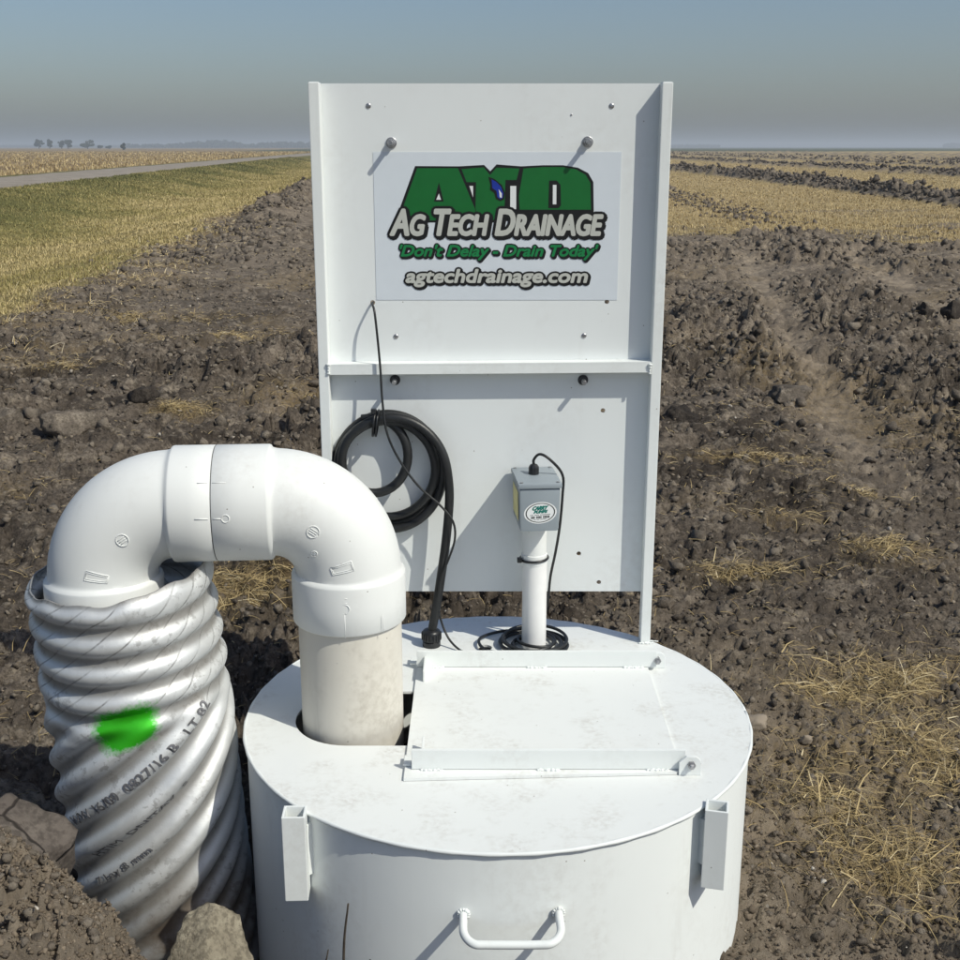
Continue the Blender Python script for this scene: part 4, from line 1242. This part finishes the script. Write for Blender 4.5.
# blades: each a bent strip
def blades(name, x, y, L, wd, elev, tint, mat, curl=.5, z=None, zoff=0.0, seg=3, r=rng):
    n = len(x)
    z = H(x, y) if z is None else z
    az = r.uniform(0, 2 * PI, n)
    side = np.stack([-np.sin(az), np.cos(az), np.zeros(n)], 1)
    P = np.stack([x, y, z + zoff], 1)
    V = np.zeros((n, 2 * seg + 1, 3)); e = elev.copy()
    tw = r.normal(0, curl * .6, n)
    for k in range(seg + 1):
        w = wd * (1 - k / seg) ** .6 * .5
        if k < seg:
            V[:, 2 * k] = P - side * w[:, None]; V[:, 2 * k + 1] = P + side * w[:, None] + np.array([0, 0, 1]) * (w * .8)[:, None]
        else: V[:, 2 * seg] = P
        d = np.stack([np.cos(az) * np.cos(e), np.sin(az) * np.cos(e), np.sin(e)], 1)
        P = P + d * (L / seg)[:, None]
        e = e - curl * r.uniform(.2, 1.0, n); az = az + tw / seg
    b0 = (np.arange(n) * (2 * seg + 1))[:, None]
    q = np.concatenate([np.stack([b0[:, 0] + 2 * k, b0[:, 0] + 2 * k + 1, b0[:, 0] + 2 * k + 3, b0[:, 0] + 2 * k + 2], 1) for k in range(seg - 1)]) if seg > 1 else np.zeros((0, 4), int)
    t3 = np.stack([b0[:, 0] + 2 * seg - 2, b0[:, 0] + 2 * seg - 1, b0[:, 0] + 2 * seg], 1)
    o = mesh_np(name, V.reshape(-1, 3), [q, t3], mat, attrs=dict(tint=np.repeat(tint, 2 * seg + 1)))
    return tag(o, kind='stuff')

# lying straw in the patches near the tank, and stray stems over the soil
xs, ysl = [], []
for cx, cy, rx, ry_, a in STRAW_PATCHES:
    n = int(1500 * a * rx * ry_ / .06) + 120
    xs.append(rng.normal(cx, rx * .58, n)); ysl.append(rng.normal(cy, ry_ * .58, n))
x = np.concatenate(xs); y = np.concatenate(ysl); keep = free_spot(x, y, .10) & (rng.uniform(0, 1, len(x)) < .12 + 1.1 * ss(-.12, .30, fbm(x * 3.2, y * 3.2, 131, 3))); x, y = x[keep], y[keep]; n = len(x)
tag(blades('straw', x, y, rng.uniform(.04, .14, n), (.0008 + .0030 * rng.uniform(0, 1, n) ** 2.5) * (.6 + y * .13), rng.normal(.10, .24, n), rng.beta(2, 1.8, n), M['straw'], .55, zoff=.008), 'matted tufts of dry yellow straw lying on the soil', 'straw')
x2 = np.concatenate([x, x]) + rng.normal(0, .03, 2 * n); y2 = np.concatenate([y, y]) + rng.normal(0, .03, 2 * n); keep = free_spot(x2, y2, .05); x2, y2 = x2[keep], y2[keep]; n = len(x2)
tag(blades('straw_chaff', x2, y2, rng.uniform(.015, .08, n), rng.uniform(.0006, .0014, n) * (.6 + y2 * .13), rng.normal(.05, .2, n), rng.beta(1.4, 2.2, n), M['straw'], .4, zoff=.004), 'fine broken chaff matted under the dry straw', 'straw')
x, y = field_pts(30000, 2.4, 24); keep = soil_ok(x, y) & (rng.uniform(0, 1, len(x)) < .25 + .9 * ss(-.1, .4, fbm(x * .9, y * .9, 86, 3)) * (1 - .5 * ss(.1, .6, rough_at(x, y) - .4))); x, y = x[keep], y[keep]; n = len(x)
tag(blades('loose_straw', x, y, rng.uniform(.02, .10, n), .00038 * y + .0007, rng.normal(.12, .22, n), rng.beta(1.6, 2, n), M['straw'], .4, zoff=.012), 'stray straw stems scattered over the dark soil', 'straw')
n = 9000
yy = np.exp(rng.uniform(math.log(9), math.log(45), n)); t = rng.normal(-.3, .5, n); xx = edge_x(yy) - t
keep = (xx > -.5 * yy - 1) & (rng.uniform(0, 1, n) < .2 + ss(-.2, .4, fbm(xx * 1.3, yy * 1.3, 141, 3))); xx, yy = xx[keep], yy[keep]; n = len(xx)
tag(blades('edge_straw', xx, yy, rng.uniform(.05, .16, n), .0006 * yy, rng.normal(.35, .35, n), rng.beta(2.2, 1.4, n), M['straw'], .4, zoff=.01), 'bleached straw along the edge between ditch grass and bare soil', 'straw')
# ditch grass
n = 300000
yy = np.exp(rng.uniform(math.log(9), math.log(170), n)); t = rng.uniform(-.25, 10.0, n) ** 1.0
xx = edge_x(yy) - t
keep = (xx > -.52 * yy - 2) & (rng.uniform(0, 1, n) < ss(-.3, .5, t + .3 * fbm(xx * 3, yy * 3, 81, 3)))
xx, yy, t = xx[keep], yy[keep], t[keep]; n = len(xx)
gm = ss(3.6, 8.0, t + 2.2 * fbm(xx * .3, yy * .3, 82, 3))
tint = np.clip(.72 - .40 * gm + rng.normal(0, .15, n) + .42 * fbm(xx * .45, yy * .25, 87, 4), 0, 1)
tag(blades('ditch_grass', xx, yy, rng.uniform(.03, .095, n) * (.8 + .010 * yy), .0004 * yy * rng.uniform(.7, 1.3, n) + .002, rng.normal(.95, .35, n), tint, M['ditch_grass'], .35, seg=2), 'tan and green grass covering the roadside ditch', 'grass')
# stubble in the right-hand field
n = 130000
yy = np.exp(rng.uniform(math.log(17), math.log(150), n)); xx = rng.uniform(-.05, .52, n) * yy
xx = np.round(xx / .19) * .19 + rng.normal(0, .035, n)
m_ = stubble_mask(xx, yy) * (1 - ss(.03, .1, ridge_h(xx, yy))); keep = rng.uniform(0, 1, n) < m_ * .9
xx, yy = xx[keep], yy[keep]; n = len(xx)
tag(blades('stubble', xx, yy, rng.uniform(.03, .09, n), .0007 * yy * rng.uniform(.7, 1.3, n), rng.normal(1.0, .45, n), rng.beta(2.2, 2, n), M['stubble'], .3, seg=1), 'short golden stubble covering the harvested field', 'stubble')
# corn stubble beyond the road
n = 36000
t = 17 + 150 * rng.uniform(0, 1, n) ** 1.4; t = np.round(t / .76) * .76 + rng.normal(0, .06, n); yy = np.exp(rng.uniform(math.log(50), math.log(420), n)); xx = edge_x(yy) - t
keep = (xx > -.5 * yy - 5); xx, yy = xx[keep], yy[keep]; n = len(xx)
tag(blades('corn_stubble', xx, yy, rng.uniform(.15, .38, n), .0009 * yy * rng.uniform(.6, 1.3, n), rng.normal(1.1, .4, n), rng.beta(1.8, 1.8, n), M['stubble'], .3, seg=1), 'broken corn stubble in rows beyond the gravel road', 'stubble')

# ------------------------------------------------------------------ single lumps worth naming
def lump(name, x, y, dims, mat, label, cat, seed, sub=4, rz_=0, sink=.3, z=None, cuts=9, nz=.40, group=None, jag=1.0):
    V, F = clod_shape(sub, seed, cuts, nz)
    V = V / np.abs(V).max(0) * np.array(dims) / 2
    q = V / max(dims)
    V = V * (1 + jag * (.10 * n3(q, 6, seed + 3) + .22 * (np.abs(n3(q, 3.2, seed + 8)) - .2)) + .05 * n3(q, 16, seed + 5) + .03 * n3(q, 33, seed + 6))[:, None]
    c_, s = math.cos(rz_), math.sin(rz_)
    V = np.stack([V[:, 0] * c_ - V[:, 1] * s, V[:, 0] * s + V[:, 1] * c_, V[:, 2]], 1)
    if z is None: z = float(H(np.array([x]), np.array([y]), False)[0]) + dims[2] * (.5 - sink)
    o = mesh_np(name, V, F, mat, smooth=False, attrs=dict(tint=np.full(len(V), .25)))
    o.location = (x, y, z)
    return tag(o, label, cat, group)
lump('soil_clod', -.862, 1.915, (.23, .20, .27), M['cracked_clod'], 'grey dried clod with cracks on the heap beside the corrugated pipe', 'clod', 401, 4, .3, z=.345, cuts=14, nz=.10, jag=.15)
lump('soil_clod', -.83, 1.80, (.14, .13, .12), M['cracked_clod'], 'smaller cracked clod at the foot of the grey dried clod', 'clod', 402, 4, .9, z=.25, cuts=14, nz=.10, jag=.15)
lump('soil_clod', -.475, 1.80, (.19, .17, .27), M['pale_clod'], 'pale crumbly clod in the gap between corrugated pipe and tank', 'clod', 423, 5, .5, z=.215, cuts=14, nz=.10, jag=.55)
lump('soil_clod', -2.36, 6.62, (.46, .30, .22), M['clod'], 'wide brown clod on the soil beyond the pipe elbow', 'clod', 404, 4, .2)
lump('soil_clod', -2.72, 6.72, (.26, .24, .22), M['clod'], 'blocky brown clod next to the wide clod beyond the elbow', 'clod', 405, 4, 1.2)
lump('soil_clod', -2.08, 7.3, (.24, .22, .26), M['dark_clod'], 'black upright clod by the small golden straw tuft', 'clod', 406, 4, .4)
lump('soil_clod', 4.30, 11.6, (.26, .24, .28), M['dark_clod'], 'black peaked clod beside the wheel track, next to a broader black clod', 'clod', 407, 4, .4, group='pair of black clods')
lump('soil_clod', 4.60, 11.55, (.27, .26, .30), M['dark_clod'], 'broader black clod beside the wheel track, next to a peaked black clod', 'clod', 408, 4, 1.4, group='pair of black clods')
lump('soil_clod', 1.22, 7.1, (.30, .26, .22), M['dark_clod'], 'big dark clod right behind the board post', 'clod', 409, 4, .4, .45)
lump('soil_clod', 2.05, 7.8, (.36, .3, .2), M['clod'], 'flat brown clod at the edge of the wheel track', 'clod', 410, 4, .9)
lump('stone', .785, 3.09, (.075, .06, .05), M['pebble'], 'pale stone on the gravelly soil by the tank lid', 'stone', 411, 3, .2).data.attributes['tint'].data.foreach_set('value', np.full(len(ico(3)[0]), .85, dtype=np.float32))
lump('stone', .915, 3.02, (.05, .045, .04), M['pebble'], 'smaller rounded stone at the edge of the straw mat', 'stone', 412, 3, .2).data.attributes['tint'].data.foreach_set('value', np.full(len(ico(3)[0]), .8, dtype=np.float32))

# dead weed in front of the tank
weed = empty('dead_weed', (-.235, 1.77, 0), 'leafless dark weed stems standing against the tank wall', 'weed')
for pts, r0 in (([(-.245, 1.775, -.05), (-.247, 1.775, .08), (-.241, 1.772, .18), (-.236, 1.77, .29), (-.226, 1.766, .37)], .0028),
                ([(-.243, 1.773, .20), (-.225, 1.765, .25), (-.205, 1.76, .235), (-.190, 1.757, .265)], .002), ([(-.247, 1.775, .10), (-.275, 1.77, .20), (-.264, 1.77, .275)], .002),
                ([(-.236, 1.77, .225), (-.229, 1.768, .24)], .0014), ([(-.15, 1.75, -.05), (-.13, 1.75, .10), (-.10, 1.745, .235), (-.085, 1.743, .25), (-.070, 1.742, .22)], .0016), ([(-.13, 1.75, .1), (-.15, 1.75, .17), (-.11, 1.747, .198)], .0014)):
    bm = bmesh.new(); P = spline(pts, 5); sweep(bm, P, [1.5 * r0 * (1 - .6 * k / len(P)) for k in range(len(P))], 6); obj('stem', bm, M['twig'], weed, True)

# ------------------------------------------------------------------ far trees
def leaf_cloud(name, blobs, n, ls, mat, parent, seed):
    r = np.random.default_rng(seed)
    w = np.array([b_[3] * b_[4] * b_[3] for b_ in blobs]); k = r.choice(len(blobs), n, p=w / w.sum())
    d = r.normal(size=(n, 3)); d /= np.linalg.norm(d, axis=1)[:, None]
    rad = r.uniform(.35, 1.0, n) ** .5
    B = np.array(blobs)
    C = B[k, :3] + d * rad[:, None] * np.stack([B[k, 3], B[k, 3], B[k, 4]], 1)
    a = r.normal(size=(n, 3)); a /= np.linalg.norm(a, axis=1)[:, None]; b_ = np.cross(a, r.normal(size=(n, 3))); b_ /= np.linalg.norm(b_, axis=1)[:, None]
    s = ls * r.uniform(.5, 1.4, n)[:, None]
    V = np.stack([C + a * s, C - a * s * .5 + b_ * s * .8, C - a * s * .5 - b_ * s * .8], 1).reshape(-1, 3)
    return mesh_np(name, V, np.arange(3 * n).reshape(n, 3), mat, parent, attrs=dict(tint=np.repeat(r.uniform(0, 1, n), 3)))
TD = 1150.0
def far_tree(px, hgt, wid, label, seed, lean=0, D=TD, lob=10, gap=.3):
    r = random.Random(seed)
    X = (px - 480) / 1188 * D * .965; gz = float(H(np.array([X]), np.array([D]), False)[0])
    t = empty('tree', (X, D, gz), label, 'tree', 'far trees on the horizon')
    bm = bmesh.new()
    sweep(bm, spline([(X, D, gz - .3), (X + lean * .3, D, gz + hgt * .3), (X + lean, D, gz + hgt * .62)], 4), [.55, .5, .46, .42, .38, .34, .3, .27, .24], 8)
    for k in range(4):
        a = r.uniform(0, 2 * PI)
        sweep(bm, [(X + lean * .4, D, gz + hgt * .34), (X + lean * .6 + wid * .22 * math.cos(a), D + wid * .22 * math.sin(a), gz + hgt * .55), (X + lean + wid * .36 * math.cos(a), D + wid * .36 * math.sin(a), gz + hgt * .72)], [.25, .18, .1], 6)
    obj('trunk', bm, M['bark'], t, True)
    blobs = []
    for k in range(lob):
        a = r.uniform(0, 2 * PI); q = r.uniform(.0, .46) * wid
        blobs.append((X + lean + q * math.cos(a) * 1.2, D + q * math.sin(a), gz + hgt * r.uniform(.28, .82), wid * r.uniform(.13, .27), hgt * r.uniform(.09, .2)))
    leaf_cloud('crown', blobs, 2400, .5, M['leaf'], t, seed)
far_tree(40, 9.0, 7.5, 'small round tree, outermost of the far trees', 1)
far_tree(50.5, 9.2, 6.5, 'thin ragged tree next to the small round far tree', 2, 1.2, lob=5)
far_tree(62.5, 7.6, 5.5, 'low dark tree joined to a taller one on the horizon', 3)
far_tree(69, 8.6, 8.5, 'broad dark tree beside the low joined one on the horizon', 4, lob=13)
far_tree(88.5, 8.6, 11, 'wide spreading tree standing alone on the horizon', 5, lob=13)
far_tree(101, 3.4, 4, 'first of two low shrubby trees beyond the spreading tree', 6)
far_tree(110, 3.4, 6, 'second of two low shrubby trees beyond the spreading tree', 7)
far_tree(124, 3.6, 3.4, 'tiny dark tree standing nearer than the far woods', 8, D=700, lob=3)
# far woods: one mass
blobs = []
r = random.Random(9)
D2 = 2300
for px in np.arange(128, 330, 1.6):
    hgt = (6.5 + 7 * math.exp(-((px - 218) / 30) ** 2) + 5 * math.exp(-((px - 290) / 25) ** 2)) * r.uniform(.75, 1.1) * (1 if not 240 < px < 255 else .6)
    X = (px - 480) / 1188 * D2 * .965
    blobs.append((X, D2 + r.uniform(-30, 30), hgt * .45, 7, hgt * .55))
for px in np.arange(-40, 128, 3): blobs.append(((px - 480) / 1188 * 3800 * .965, 3800, 3, 9, 4.0))
for px in np.concatenate([np.arange(660, 720, 3), np.arange(945, 1010, 2)]): blobs.append(((px - 480) / 1188 * 3400 * .965, 3400, 4, 8, (4 if px < 800 else 9) * r.uniform(.7, 1.1)))
fw = leaf_cloud('far_woods', blobs, 26000, 2.6, M['leaf'], None, 77)
tag(fw, 'low blue-grey line of far woods along the horizon', 'woods', kind='stuff')

# ------------------------------------------------------------------ haze
bm = bmesh.new(); bx(bm, -9500, 9500, -200, 9200, -3.0, 24.0)
hm = bpy.data.materials.new('haze'); hm.use_nodes = True; hn = hm.node_tree; hn.nodes.clear()
ho = hn.nodes.new('ShaderNodeOutputMaterial'); hv = hn.nodes.new('ShaderNodeVolumePrincipled')
hv.inputs['Color'].default_value = (.87, .93, 1.0, 1); hv.inputs['Density'].default_value = .00058; hv.inputs['Anisotropy'].default_value = 0.1
hn.links.new(hv.outputs[0], ho.inputs['Volume'])
haze = obj('haze', bm, hm)
tag(haze, kind='stuff')
